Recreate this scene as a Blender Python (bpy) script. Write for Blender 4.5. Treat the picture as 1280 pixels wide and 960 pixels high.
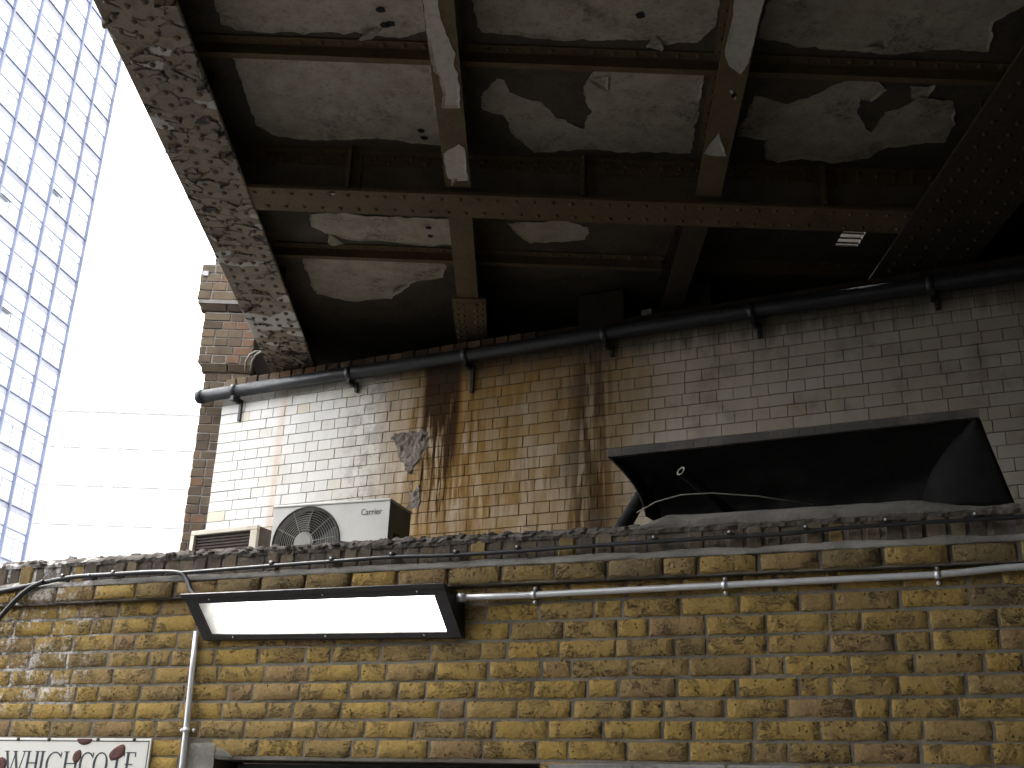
import bpy, math, random
import numpy as np
from mathutils import Vector, Matrix, noise as mnoise

rad = math.radians
for o in list(bpy.data.objects):
    bpy.data.objects.remove(o)
scene = bpy.context.scene
COL = scene.collection

# ------------------------------------------------------------------ camera
PITCH, ROLL = rad(21.8), 0.037
F = Vector((0, math.cos(PITCH), math.sin(PITCH)))
X0 = Vector((1, 0, 0)); U0 = X0.cross(F)
XR = X0 * math.cos(ROLL) + U0 * math.sin(ROLL)
UP = -X0 * math.sin(ROLL) + U0 * math.cos(ROLL)
cd = bpy.data.cameras.new('camera'); cam = bpy.data.objects.new('camera', cd)
COL.objects.link(cam)
cam.matrix_world = Matrix((
    (XR.x, UP.x, -F.x, 0.0), (XR.y, UP.y, -F.y, 0.0), (XR.z, UP.z, -F.z, 1.6), (0, 0, 0, 1)))
cd.sensor_fit = 'HORIZONTAL'; cd.sensor_width = 36.0; cd.lens = 36.0 * 1428 / 1280
cd.clip_start = 0.05; cd.clip_end = 1500
scene.camera = cam
CAM = Vector((0, 0, 1.6))

# ------------------------------------------------------------------ sky, sun, exposure
SUN_EL, SUN_AZ = rad(58), rad(300)       # azimuth from +Y clockwise: ahead to the left, above cloud
w = bpy.data.worlds.new('World'); scene.world = w; w.use_nodes = True
wt = w.node_tree; wt.nodes.clear()
sky = wt.nodes.new('ShaderNodeTexSky'); sky.sky_type = 'NISHITA'; sky.sun_disc = False
sky.sun_elevation = SUN_EL; sky.sun_rotation = SUN_AZ
sky.air_density = 1.0; sky.dust_density = 4.0; sky.ozone_density = 1.0
mx = wt.nodes.new('ShaderNodeMix'); mx.data_type = 'RGBA'; mx.inputs[0].default_value = 0.82
mx.inputs[7].default_value = (8.0, 8.0, 8.0, 1)          # the even cloud layer
bg = wt.nodes.new('ShaderNodeBackground'); bg.inputs[1].default_value = 0.12
wo = wt.nodes.new('ShaderNodeOutputWorld')
wt.links.new(sky.outputs[0], mx.inputs[6]); wt.links.new(mx.outputs[2], bg.inputs[0])
wt.links.new(bg.outputs[0], wo.inputs[0])
sd = bpy.data.lights.new('sun', 'SUN'); sd.energy = 1.2; sd.angle = rad(25); sd.color = (1, 0.97, 0.93)
sun = bpy.data.objects.new('sun', sd); COL.objects.link(sun)
sdir = Vector((math.sin(SUN_AZ) * math.cos(SUN_EL), math.cos(SUN_AZ) * math.cos(SUN_EL), math.sin(SUN_EL)))
sun.rotation_euler = sdir.to_track_quat('Z', 'Y').to_euler(); sun.location = (-20, -20, 40)
vs = scene.view_settings
vs.view_transform = 'Standard'; vs.look = 'None'; vs.gamma = 1.0; vs.use_curve_mapping = False
vs.exposure = 2.5
scene.cycles.max_bounces = 8; scene.cycles.diffuse_bounces = 4; scene.cycles.adaptive_threshold = 0.03

# ------------------------------------------------------------------ node helpers
class NT:
    def __init__(s, name):
        s.m = bpy.data.materials.new(name); s.m.use_nodes = True
        s.t = s.m.node_tree; s.t.nodes.clear()
        s.out = s.t.nodes.new('ShaderNodeOutputMaterial')
    def n(s, typ, ins=None, **kw):
        nd = s.t.nodes.new(typ)
        for k, v in kw.items(): setattr(nd, k, v)
        for k, v in (ins or {}).items(): s.put(nd.inputs[k], v)
        return nd
    def put(s, sock, v):
        if isinstance(v, bpy.types.NodeSocket): s.t.links.new(v, sock)
        elif isinstance(v, (tuple, list)) and len(v) == 3 and sock.type == 'RGBA': sock.default_value = (*v, 1)
        else: sock.default_value = v
    def math(s, op, a, b=0.0, clamp=False):
        nd = s.n('ShaderNodeMath', {0: a, 1: b}, operation=op); nd.use_clamp = clamp; return nd.outputs[0]
    def mul(s, a, b): return s.math('MULTIPLY', a, b)
    def add(s, a, b): return s.math('ADD', a, b)
    def mix(s, f, a, b, mode='MIX'):
        nd = s.n('ShaderNodeMix', data_type='RGBA', blend_type=mode)
        s.put(nd.inputs[0], f); s.put(nd.inputs[6], a); s.put(nd.inputs[7], b); return nd.outputs[2]
    def rng(s, v, a, b, c=0.0, d=1.0):
        return s.n('ShaderNodeMapRange', {0: v, 1: a, 2: b, 3: c, 4: d}, interpolation_type='SMOOTHSTEP').outputs[0]
    def ramp(s, f, stops, interp='LINEAR'):
        nd = s.n('ShaderNodeValToRGB', {0: f}); cr = nd.color_ramp; cr.interpolation = interp
        while len(cr.elements) > 1: cr.elements.remove(cr.elements[-1])
        cr.elements[0].position = stops[0][0]; cr.elements[0].color = (*stops[0][1], 1)
        for p, c in stops[1:]:
            e = cr.elements.new(p); e.color = (*c, 1)
        return nd.outputs[0]
    def noise(s, vec, scale, detail=4, rough=0.55, dist=0.0):
        return s.n('ShaderNodeTexNoise', {'Vector': vec, 'Scale': scale, 'Detail': detail, 'Roughness': rough, 'Distortion': dist}).outputs[0]
    def voro(s, vec, scale, feature='F1', out=0, rand=1.0):
        return s.n('ShaderNodeTexVoronoi', {'Vector': vec, 'Scale': scale, 'Randomness': rand}, feature=feature).outputs[out]
    def mapv(s, vec, scale=(1, 1, 1), loc=(0, 0, 0)):
        return s.n('ShaderNodeMapping', {'Vector': vec, 'Scale': scale, 'Location': loc}).outputs[0]
    def pos(s): return s.n('ShaderNodeNewGeometry').outputs['Position']
    def co(s, ob=None):
        nd = s.n('ShaderNodeTexCoord')
        if ob: nd.object = ob
        return nd.outputs['Object']
    def sep(s, v): return s.n('ShaderNodeSeparateXYZ', {0: v}).outputs
    def tint(s):
        a = s.n('ShaderNodeAttribute', attribute_name='tint')
        return s.n('ShaderNodeSeparateColor', {0: a.outputs['Color']}).outputs
    def bump(s, h, strength=0.5, dist=0.01, nrm=None):
        ins = {'Strength': strength, 'Distance': dist, 'Height': h}
        if nrm is not None: ins['Normal'] = nrm
        return s.n('ShaderNodeBump', ins).outputs[0]
    def bsdf(s, col, rough=0.8, metal=0.0, nrm=None, spec=0.3, emit=None, es=0.0, coat=0.0):
        ins = {'Base Color': col, 'Roughness': rough, 'Metallic': metal, 'Specular IOR Level': spec, 'Coat Weight': coat}
        if nrm is not None: ins['Normal'] = nrm
        if emit is not None: ins['Emission Color'] = emit; ins['Emission Strength'] = es
        b = s.n('ShaderNodeBsdfPrincipled', ins)
        s.t.links.new(b.outputs[0], s.out.inputs[0]); return s.m

def worn(name, col, rough=0.6, metal=0.0, var=0.35, scale=14, bump=0.15, dirt=(0.05, 0.045, 0.04), dirtamt=0.35, spec=0.3):
    t = NT(name); p = t.pos()
    n1 = t.noise(p, scale, 6, 0.65); n2 = t.noise(p, scale * 0.23, 3)
    c = t.mix(t.mul(t.rng(n2, 0.35, 0.75), dirtamt), col, dirt)
    c = t.mix(t.mul(t.rng(n1, 0.45, 0.8), var), c, tuple(v * 0.45 for v in col))
    return t.bsdf(c, t.rng(n1, 0.2, 0.8, max(0.05, rough - 0.15), min(1, rough + 0.2)), metal, t.bump(n1, bump, 0.004), spec)

# ------------------------------------------------------------------ mesh helpers
class MB:
    def __init__(s): s.v = []; s.f = []; s.t = []; s.sm = False
    def face(s, pts, t=(0.5, 0.5, 0.5)):
        b = len(s.v); s.v += [tuple(p) for p in pts]; s.t += [t] * len(pts)
        s.f.append(tuple(range(b, b + len(pts)))); return s
    def add(s, vs_, fs, t=(0.5, 0.5, 0.5)):
        b = len(s.v); s.v += [tuple(p) for p in vs_]; s.t += [t] * len(vs_)
        s.f += [tuple(i + b for i in q) for q in fs]; return s
    def box(s, x0, x1, y0, y1, z0, z1, t=(0.5, 0.5, 0.5), bev=0.0):
        if bev:
            b = bev
            vs_ = []
            for z, i in ((z0, b), (z0 + b, 0), (z1 - b, 0), (z1, b)):
                vs_ += [(x0 + i, y0 + i, z), (x1 - i, y0 + i, z), (x1 - i, y1 - i, z), (x0 + i, y1 - i, z)]
            fs = [(3, 2, 1, 0), (12, 13, 14, 15)]
            for k in range(3):
                for q in range(4):
                    fs.append((k * 4 + q, k * 4 + (q + 1) % 4, k * 4 + 4 + (q + 1) % 4, k * 4 + 4 + q))
            return s.add(vs_, fs, t)
        vs_ = [(x0, y0, z0), (x1, y0, z0), (x1, y1, z0), (x0, y1, z0), (x0, y0, z1), (x1, y0, z1), (x1, y1, z1), (x0, y1, z1)]
        return s.add(vs_, [(3, 2, 1, 0), (4, 5, 6, 7), (0, 1, 5, 4), (1, 2, 6, 5), (2, 3, 7, 6), (3, 0, 4, 7)], t)
    def hexa(s, p, t=(0.5, 0.5, 0.5)):   # 8 corners: bottom loop then top loop
        return s.add(p, [(3, 2, 1, 0), (4, 5, 6, 7), (0, 1, 5, 4), (1, 2, 6, 5), (2, 3, 7, 6), (3, 0, 4, 7)], t)
    def tube(s, path, r, n=10, cap=True, t=(0.5, 0.5, 0.5)):
        path = [Vector(p) for p in path]; rings = []
        for i, p in enumerate(path):
            d = (path[min(i + 1, len(path) - 1)] - path[max(i - 1, 0)]).normalized()
            a = d.orthogonal().normalized() if i == 0 else (pa - d * pa.dot(d)).normalized()
            pa = a; b = d.cross(a)
            rr = r[i] if isinstance(r, (list, tuple)) else r
            rings.append([p + a * rr * math.cos(2 * math.pi * k / n) + b * rr * math.sin(2 * math.pi * k / n) for k in range(n)])
        vs_ = [q for R in rings for q in R]; fs = []
        for i in range(len(path) - 1):
            for k in range(n):
                fs.append((i * n + k, i * n + (k + 1) % n, (i + 1) * n + (k + 1) % n, (i + 1) * n + k))
        if cap: fs += [tuple(range(n - 1, -1, -1)), tuple(range((len(path) - 1) * n, len(path) * n))]
        s.sm = True
        return s.add(vs_, fs, t)
    def dome(s, c, r, axis=(0, 0, -1), n=8, h=0.6):
        a = Vector(axis).normalized(); u = a.orthogonal().normalized(); v = a.cross(u); c = Vector(c)
        vs_ = []
        for rr, hh in ((1.0, 0.0), (0.85, 0.45), (0.5, 0.85)):
            vs_ += [c + (u * math.cos(2 * math.pi * k / n) + v * math.sin(2 * math.pi * k / n)) * r * rr + a * r * h * hh for k in range(n)]
        vs_.append(c + a * r * h)
        fs = []
        for i in range(2):
            for k in range(n): fs.append((i * n + k, i * n + (k + 1) % n, (i + 1) * n + (k + 1) % n, (i + 1) * n + k))
        for k in range(n): fs.append((2 * n + k, 2 * n + (k + 1) % n, 3 * n))
        return s.add(vs_, fs)
    def disc(s, c, r0, r1, axis, n=24):
        a = Vector(axis).normalized(); u = a.orthogonal().normalized(); v = a.cross(u); c = Vector(c)
        vs_ = [c + (u * math.cos(2 * math.pi * k / n) + v * math.sin(2 * math.pi * k / n)) * rr for rr in (r0, r1) for k in range(n)]
        return s.add(vs_, [(k, (k + 1) % n, n + (k + 1) % n, n + k) for k in range(n)])
    def mesh(s, name, smooth=None):
        me = bpy.data.meshes.new(name); me.from_pydata(s.v, [], s.f)
        at = me.color_attributes.new('tint', 'FLOAT_COLOR', 'POINT')
        at.data.foreach_set('color', np.array([(*t, 1) for t in s.t], dtype=np.float32).ravel())
        if smooth == 'front':       # worn face smooth, arrises crisp
            me.polygons.foreach_set('use_smooth', [p.normal.y < -.93 for p in me.polygons])
        elif smooth if smooth is not None else s.sm:
            me.polygons.foreach_set('use_smooth', [True] * len(me.polygons))
        me.update(); return me
    def build(s, name, mat, parent=None, loc=(0, 0, 0), rz=0.0, smooth=None):
        o = bpy.data.objects.new(name, s.mesh(name, smooth)); COL.objects.link(o)
        o.data.materials.append(mat); o.parent = parent; o.location = loc; o.rotation_euler.z = rz
        return o

def tag(o, label, cat, group=None):
    o['label'] = label; o['category'] = cat
    if group: o['group'] = group
    return o
def structure(o): o['kind'] = 'structure'; return o
def stuff(o): o['kind'] = 'stuff'; return o
def empty(name, loc=(0, 0, 0), rz=0.0):
    o = bpy.data.objects.new(name, None); COL.objects.link(o); o.location = loc; o.rotation_euler.z = rz
    o.empty_display_size = 0.2
    return o
def inst(src, name, parent, loc=(0, 0, 0), rz=0.0):
    o = src.copy(); o.name = name; COL.objects.link(o); o.parent = parent; o.location = loc; o.rotation_euler.z = rz
    return o

RND = random.Random(7)
def frac(x, y, z, s=1.0): return mnoise.fractal((x * s, y * s, z * s), 1.0, 2.0, 4)

def brick_mesh(wd, ht, dp, seed, rough=0.004, nx=6, nz=4, bev=0.006, tint=None, mb=None, off=(0, 0, 0)):
    """a brick centred on its front face: front at y=0 facing -y, body behind; edges worn"""
    r = random.Random(seed); t = tint or (.12 + .86 * r.random() if r.random() < .93 else r.random(), r.random(), r.random())
    m = mb or MB()
    vs_ = []; fs = []
    xs = [-wd / 2] + [-wd / 2 + bev + (wd - 2 * bev) * i / (nx - 3) for i in range(nx - 2)] + [wd / 2]
    zs = [-ht / 2] + [-ht / 2 + bev + (ht - 2 * bev) * i / (nz - 3) for i in range(nz - 2)] + [ht / 2]
    for j, z in enumerate(zs):
        for i, x in enumerate(xs):
            e = (i in (0, nx - 1)) + (j in (0, nz - 1))
            y = 0.0
            if e: y = bev * (0.6 + 0.9 * r.random()) * (1.25 if e == 2 else 1)
            jx = r.uniform(-1, 1) * rough * (0.8 if e else 0.3); jz = r.uniform(-1, 1) * rough * (0.6 if e else 0.3)
            if e == 2 and r.random() < 0.3: jx -= math.copysign(rough * 2, x); jz -= math.copysign(rough * 1.5, z)
            vs_.append((x + jx + off[0], y + r.uniform(-1, 1) * rough * 0.22 + off[1], z + jz + off[2]))
    for j in range(nz - 1):
        for i in range(nx - 1):
            a = j * nx + i; fs.append((a, a + 1, a + nx + 1, a + nx))
    ring = [i for i in range(nx)] + [j * nx + nx - 1 for j in range(1, nz)] + [(nz - 1) * nx + i for i in range(nx - 2, -1, -1)] + [j * nx for j in range(nz - 2, 0, -1)]
    b = len(vs_)
    for i in ring: vs_.append((vs_[i][0], dp + off[1], vs_[i][2]))
    k = len(ring)
    for i in range(k): fs.append((ring[(i + 1) % k], ring[i], b + i, b + (i + 1) % k))
    m.add(vs_, fs, t)
    return m

# ------------------------------------------------------------------ wall frames
W1 = empty('brick_wall', (0, 4.55, 0), rad(-21))       # local x along the wall, y into it, z up
W2 = empty('glazed_brick_abutment', (0, 7.4, 0), rad(-25.5))

# ------------------------------------------------------------------ materials
def mat_stock_brick(name, wall):
    t = NT(name); p = t.co(wall); k = t.tint(); x, y, z = t.sep(p)
    base = t.ramp(k[0], [(0, (.12, .09, .055)), (.1, (.175, .125, .055)), (.25, (.27, .182, .058)), (.45, (.335, .222, .056)),
                         (.7, (.31, .208, .064)), (.86, (.25, .172, .07)), (.93, (.24, .152, .07)), (.985, (.28, .19, .08)), (1, (.43, .36, .25))])
    pr = t.n('ShaderNodeVectorMath', {0: p, 1: t.n('ShaderNodeCombineXYZ', {0: t.mul(k[1], 9.0), 1: t.mul(k[2], 9.0), 2: t.mul(k[0], 9.0)}).outputs[0]}, operation='ADD').outputs[0]
    blot = t.noise(pr, 13, 4, 0.65, 0.8)
    c = t.mix(t.mul(t.rng(blot, .4, .72), .5), base, (.17, .124, .068))
    fine = t.noise(pr, 75, 4, .7)
    c = t.mix(t.mul(t.rng(fine, .5, .75), .4), c, (.5, .385, .2))
    c = t.mix(t.mul(t.rng(fine, .48, .3), .5), c, (.12, .088, .06))
    crease = t.noise(t.mapv(pr, (9, 9, 24)), 1.7, 3, .6, 2.4)
    cr = t.math('ABSOLUTE', t.add(crease, -.5)); crm = t.rng(cr, 0, .045, 1, 0)
    crm = t.mul(crm, t.rng(blot, .5, .62))
    pitv = t.voro(pr, 62); pit = t.mul(t.rng(pitv, .1, .26, 1, 0), t.rng(t.noise(pr, 21, 1), .53, .62))
    c = t.mix(t.math('MAXIMUM', t.mul(crm, .45), t.mul(pit, .8)), c, (.03, .016, .012))
    soot = t.rng(t.noise(t.mapv(p, (.7, .7, 1.4)), 2.2, 5, .6), .42, .78)
    c = t.mix(t.mul(soot, .42), c, (.12, .098, .074))
    # lime bloom at the far end of the wall
    ef = t.mul(t.mul(t.rng(x, -1.75, -2.25), t.rng(z, 2.02, 2.16)), t.rng(t.add(t.mul(t.noise(p, 48, 4, .75), .55), t.mul(t.noise(p, 9, 2), .45)), .5, .6))
    c = t.mix(t.mul(ef, .7), c, (.6, .58, .56))
    h = t.add(t.add(t.mul(fine, .45), t.mul(blot, .16)), t.mul(t.add(crm, t.mul(pit, 1.4)), -.6))
    return t.bsdf(c, .92, 0, t.bump(h, 1.0, .016), .15)
M_STOCK = mat_stock_brick('yellow_stock_brick', W1)

def mat_mortar(name, wall, col=(.19, .172, .142)):
    t = NT(name); p = t.co(wall) if wall else t.pos()
    n1 = t.noise(p, 60, 6, .7); n2 = t.noise(p, 4, 4)
    x, y, z = t.sep(p)
    c = t.mix(t.rng(n2, .35, .7), col, tuple(v * .55 for v in col)); c = t.mix(t.mul(t.rng(n1, .5, .8), .5), c, tuple(min(1, v * 1.7) for v in col))
    if wall is W1:
        ef = t.mul(t.mul(t.rng(x, -1.75, -2.2), t.rng(z, 2.0, 2.16)), t.rng(t.noise(p, 14, 5, .7), .47, .6))
        c = t.mix(t.mul(ef, .85), c, (.6, .58, .57))
    return t.bsdf(c, .95, 0, t.bump(n1, .9, .006), .1)
M_MORTAR = mat_mortar('lime_mortar', W1)
M_CEMENT = mat_mortar('cement_fillet', W1, (.27, .255, .23))
M_LUMP = mat_mortar('rough_mortar_bed', W1, (.135, .12, .107))
M_SLAB = mat_mortar('cement_bed', W1, (.19, .178, .162))

def mat_coping():
    t = NT('sooty_coping_brick'); p = t.co(W1); k = t.tint()
    base = t.ramp(k[0], [(0, (.09, .075, .06)), (.5, (.13, .105, .078)), (.9, (.16, .125, .082)), (1, (.27, .185, .07))])
    n1 = t.noise(p, 45, 6, .7); n2 = t.noise(p, 9, 4)
    c = t.mix(t.mul(t.rng(n2, .4, .7), .6), base, (.045, .038, .034)); c = t.mix(t.mul(t.rng(n1, .55, .8), .4), c, (.3, .25, .2))
    return t.bsdf(c, .95, 0, t.bump(n1, .8, .008), .12)
M_COPING = mat_coping()

def mat_glazed(coat=True):
    t = NT('stained_white_glazed_brick'); p = t.co(W2); x, y, z = t.sep(p); k = t.tint()
    u = t.math('DIVIDE', t.add(x, 2.6), 6.4, True)
    P = lambda s: (s + 2.6) / 6.4
    white = t.ramp(k[0], [(0, (.58, .56, .5)), (.45, (.66, .645, .61)), (.9, (.7, .69, .67)), (1, (.56, .48, .34))])
    # long dirty wash that changes along the wall (years of run-off from the bridge)
    wash = t.ramp(u, [(P(-2.6), (.72, .71, .69)), (P(-1.6), (.7, .67, .6)), (P(-1.15), (.56, .5, .4)), (P(-.9), (.4, .27, .12)), (P(-.6), (.3, .175, .045)), (P(-.3), (.31, .185, .05)),
                      (P(.1), (.32, .2, .06)), (P(.55), (.25, .16, .055)), (P(.85), (.34, .255, .15)), (P(1.3), (.5, .44, .35)), (P(2.2), (.4, .355, .285)), (P(3.7), (.27, .24, .195))])
    wamt = t.ramp(u, [(P(-2.6), (.05,) * 3), (P(-1.7), (.2,) * 3), (P(-1.1), (.55,) * 3), (P(-.8), (.9,) * 3), (P(-.55), (.99,) * 3), (P(.1), (.97,) * 3), (P(.7), (.97,) * 3), (P(1.0), (.85,) * 3), (P(3.7), (.88,) * 3)])
    big = t.noise(t.mapv(p, (1.3, 1, .8)), 2.1, 4, .6)
    tintmod = t.rng(k[1], 0, 1, .86, 1.1)
    c = t.mix(t.mul(t.mul(wamt, t.rng(big, .25, .7, .86, 1.1)), tintmod), white, wash)
    # rust runs: vertical streaks
    st = t.noise(t.mapv(p, (24, 1, 2.0)), 1.0, 4, .68, .5)
    st2 = t.noise(t.mapv(p, (9, 1, .55), (3.3, 0, 1.7)), 1.0, 3, .5)
    zone = t.ramp(u, [(P(-2.6), (.02,) * 3), (P(-2.05), (.03,) * 3), (P(-1.93), (.22,) * 3), (P(-1.8), (.04,) * 3), (P(-1.2), (.12,) * 3), (P(-.95), (.4,) * 3),
                      (P(-.78), (.7,) * 3), (P(-.3), (.95,) * 3), (P(.1), (.62,) * 3), (P(.45), (.7,) * 3), (P(.62), (.9,) * 3), (P(.82), (.4,) * 3), (P(1.2), (.12,) * 3), (P(3.7), (.04,) * 3)])
    sv = t.add(t.mul(st, .6), t.mul(st2, .4))
    run = t.math('MULTIPLY', t.rng(sv, .6, .42), zone, True)
    c = t.mix(t.mul(run, t.rng(k[2], 0, 1, .4, .78)), c, (.16, .075, .016))
    film = t.mul(t.rng(t.noise(t.mapv(p, (3.2, 1, 1.1), (9, 0, 2)), 1.0, 4, .65), .42, .62), zone)
    c = t.mix(t.mul(film, .85), c, (.22, .125, .032))
    # heavy, nearly black-brown run below the bearing, breaking into threads lower down
    hx = t.rng(t.math('ABSOLUTE', t.add(t.add(x, .56), t.mul(t.add(st2, -.5), .12))), .115, .165, 1, 0)
    hv = t.mul(hx, t.rng(t.add(t.mul(st, 2.2), t.mul(z, -.75)), -1.72, -2.1))
    c = t.mix(t.mul(hv, .95), c, (.04, .02, .009))
    hv2 = t.mul(t.rng(t.math('ABSOLUTE', t.add(t.add(x, -.58), t.mul(t.add(st2, -.5), .2))), .06, .2, 1, 0), t.rng(sv, .58, .46))
    c = t.mix(t.mul(hv2, .8), c, (.05, .028, .014))
    lf = t.mul(t.rng(t.math('ABSOLUTE', t.add(x, 1.93)), .0, .07, 1, 0), t.rng(st2, .7, .4))
    c = t.mix(t.mul(lf, .4), c, (.5, .26, .1))
    grey = t.mul(t.rng(t.math('ABSOLUTE', t.add(x, 1.15)), .05, .3, 1, 0), t.rng(t.noise(p, 8, 4, .7), .44, .6))
    c = t.mix(t.mul(grey, .62), c, (.24, .21, .165))
    # soot below the pipe and specks
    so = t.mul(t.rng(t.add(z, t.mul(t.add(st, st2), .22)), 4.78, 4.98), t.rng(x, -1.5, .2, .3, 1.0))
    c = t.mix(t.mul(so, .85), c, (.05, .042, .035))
    soot = t.mul(t.rng(t.noise(p, 3.2, 6, .65), .48, .72), t.rng(x, -.6, .9, .12, .6))
    c = t.mix(soot, c, (.13, .115, .095))
    sp = t.rng(t.noise(p, 38, 3, .7), .68, .76)
    c = t.mix(t.mul(sp, .5), c, (.1, .07, .045))
    h = t.noise(p, 40, 3)
    return t.bsdf(c, t.rng(t.math('ADD', t.add(run, hv), t.add(soot, hv2), True), 0, 1, .3, .92), 0, t.bump(h, .12, .004), t.rng(t.math('ADD', t.add(run, hv), t.add(soot, hv2), True), 0, 1, .4, .12))
M_GLAZED = mat_glazed()
M_GJOINT = mat_mortar('dirty_joint', W2, (.045, .034, .024))
M_GROUGH = mat_mortar('broken_render', W2, (.27, .235, .205))

def mat_red_brick(name, base, wall=None):
    t = NT(name); p = t.pos(); k = t.tint()
    c0 = t.ramp(k[0], [(0, tuple(v * .45 for v in base)), (.4, base), (.7, (base[0] * 1.15, base[1] * 1.25, base[2] * 1.2)), (.9, (base[0] * 1.5, base[1] * 1.05, base[2] * .95)), (1, (base[0] * 1.5, base[1] * 1.6, base[2] * 1.6))])
    n1 = t.noise(p, 50, 5, .7); n2 = t.noise(p, 5, 5)
    c = t.mix(t.mul(t.rng(n2, .45, .7), .6), c0, (.06, .048, .042)); c = t.mix(t.mul(t.rng(n1, .5, .8), .3), c, (.05, .04, .03))
    return t.bsdf(c, .92, 0, t.bump(n1, .7, .008), .15)
M_PIER = mat_red_brick('brown_pier_brick', (.15, .112, .08))
M_CAPBRICK = mat_red_brick('brown_edge_brick', (.13, .09, .062))
M_PMORT = mat_mortar('pier_mortar', None, (.3, .28, .26))

def mat_iron(name, col, col2, amt=.5, sc=6):
    t = NT(name); p = t.pos()
    n1 = t.noise(p, sc, 6, .65, .4); n2 = t.noise(p, 55, 5, .7)
    c = t.mix(t.mul(t.rng(n1, .42, .66), amt), col, col2)
    c = t.mix(t.mul(t.rng(n2, .5, .75), .45), c, tuple(v * .4 for v in col))
    return t.bsdf(c, t.rng(n2, .2, .8, .55, .9), 0, t.bump(t.add(n2, t.mul(n1, .6)), .5, .006), .3)
M_IRON = mat_iron('brown_bridge_paint', (.125, .088, .045), (.07, .05, .03))
M_IRONDK = mat_iron('shade_dark_bridge_iron', (.05, .037, .025), (.03, .023, .017))  # darker iron; the shade under the bridge is put into its colour
M_WEB = mat_iron('grey_brown_web_paint', (.13, .11, .083), (.075, .06, .045), .6, 5)
M_PLATE = mat_iron('bare_deck_plate', (.085, .07, .05), (.05, .041, .03), .8, 4)

def mat_flange():
    t = NT('crazed_flange_paint'); p = t.pos(); k = t.tint()
    n1 = t.noise(p, 12, 5, .65); n2 = t.noise(p, 80, 5, .7)
    brown = t.mix(t.rng(k[1], 0, 1), (.2, .163, .125), (.28, .222, .16))
    brown = t.mix(t.mul(t.rng(n1, .45, .7), .55), brown, (.13, .107, .085))
    c = t.mix(t.rng(k[0], .55, .75), brown, (.47, .45, .42))     # where the top coats came off down to the pale coat
    c = t.mix(t.rng(k[2], .35, .75), c, (.035, .028, .026))      # the open cracks
    c = t.mix(t.mul(t.rng(n2, .5, .8), .3), c, (.06, .045, .035))
    return t.bsdf(c, t.rng(n2, .2, .8, .45, .8), 0, t.bump(n2, .35, .004), .35)
M_FLANGE = mat_flange()

def mat_pale():
    t = NT('peeling_pale_paint'); p = t.pos()
    n1 = t.noise(p, 7, 6, .65); n2 = t.noise(p, 42, 5, .7); n3 = t.noise(t.mapv(p, loc=(5, 3, 1)), 2.6, 5, .7, .5)
    c = t.mix(t.rng(n1, .3, .7), (.42, .375, .3), (.3, .265, .205))
    c = t.mix(t.mul(t.rng(n2, .5, .68), .55), c, (.15, .13, .098))
    c = t.mix(t.mul(t.mul(t.rng(n3, .5, .68), t.rng(n2, .32, .6)), .85), c, (.1, .084, .063))
    return t.bsdf(c, .6, 0, t.bump(t.add(n1, t.mul(n2, .4)), .35, .008), .3)
M_PALE = mat_pale()
t_ = NT('fresh_pale_paint'); _p = t_.pos(); _n = t_.noise(_p, 30, 5, .7)
M_PALE2 = t_.bsdf(t_.mix(t_.rng(_n, .4, .75), (.46, .425, .365), (.34, .31, .26)), .55, 0, t_.bump(_n, .3, .005))

M_PIPE = worn('black_painted_pipe', (.02, .023, .027), .38, 0, .3, 20, .2, (.05, .045, .04), .3, .5)
M_GALV = worn('galvanised_steel', (.66, .67, .69), .42, .55, .2, 30, .08, (.42, .42, .42), .3)
M_BLACKMET = worn('black_lamp_housing', (.028, .027, .029), .45, 0, .2, 25, .1, (.06, .055, .05), .25, .45)
M_CABLE = worn('black_cable', (.016, .016, .018), .4, 0, .2, 30, .05, (.04, .04, .04), .2, .5)
M_WHITEPL = worn('pale_clip', (.6, .6, .6), .4)
M_AC = worn('weathered_white_casing', (.62, .61, .57), .5, 0, .18, 9, .06, (.33, .3, .25), .45)
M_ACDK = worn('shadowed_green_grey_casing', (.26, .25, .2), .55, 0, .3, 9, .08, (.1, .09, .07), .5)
M_DARK = worn('dark_void', (.015, .015, .015), .8)
M_GRILLE = worn('grille_wire', (.3, .29, .26), .45, 0, .25, 30, .05)
M_FAN = worn('dark_fan_plastic', (.04, .04, .038), .5)
M_LETTER = worn('grey_lettering', (.14, .14, .14), .5, 0, .1)
M_CREAM = worn('cream_frame', (.62, .57, .47), .55, 0, .2, 20, .1, (.3, .26, .2), .5)
M_LOUV = worn('brown_louvre', (.05, .036, .027), .6, 0, .3, 20, .1)
M_HOOD = worn('black_sheeting', (.009, .0085, .0085), .75, 0, .3, 9, .5, (.024, .021, .018), .4, .2)
M_FASCIA = worn('worn_black_board', (.05, .047, .043), .6, 0, .5, 25, .3, (.14, .12, .1), .6)
M_STONE = mat_mortar('grey_lintel_stone', None, (.3, .29, .27))
M_GREEN = worn('dark_green_door', (.014, .03, .024), .45, 0, .25, 12, .1)

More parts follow.
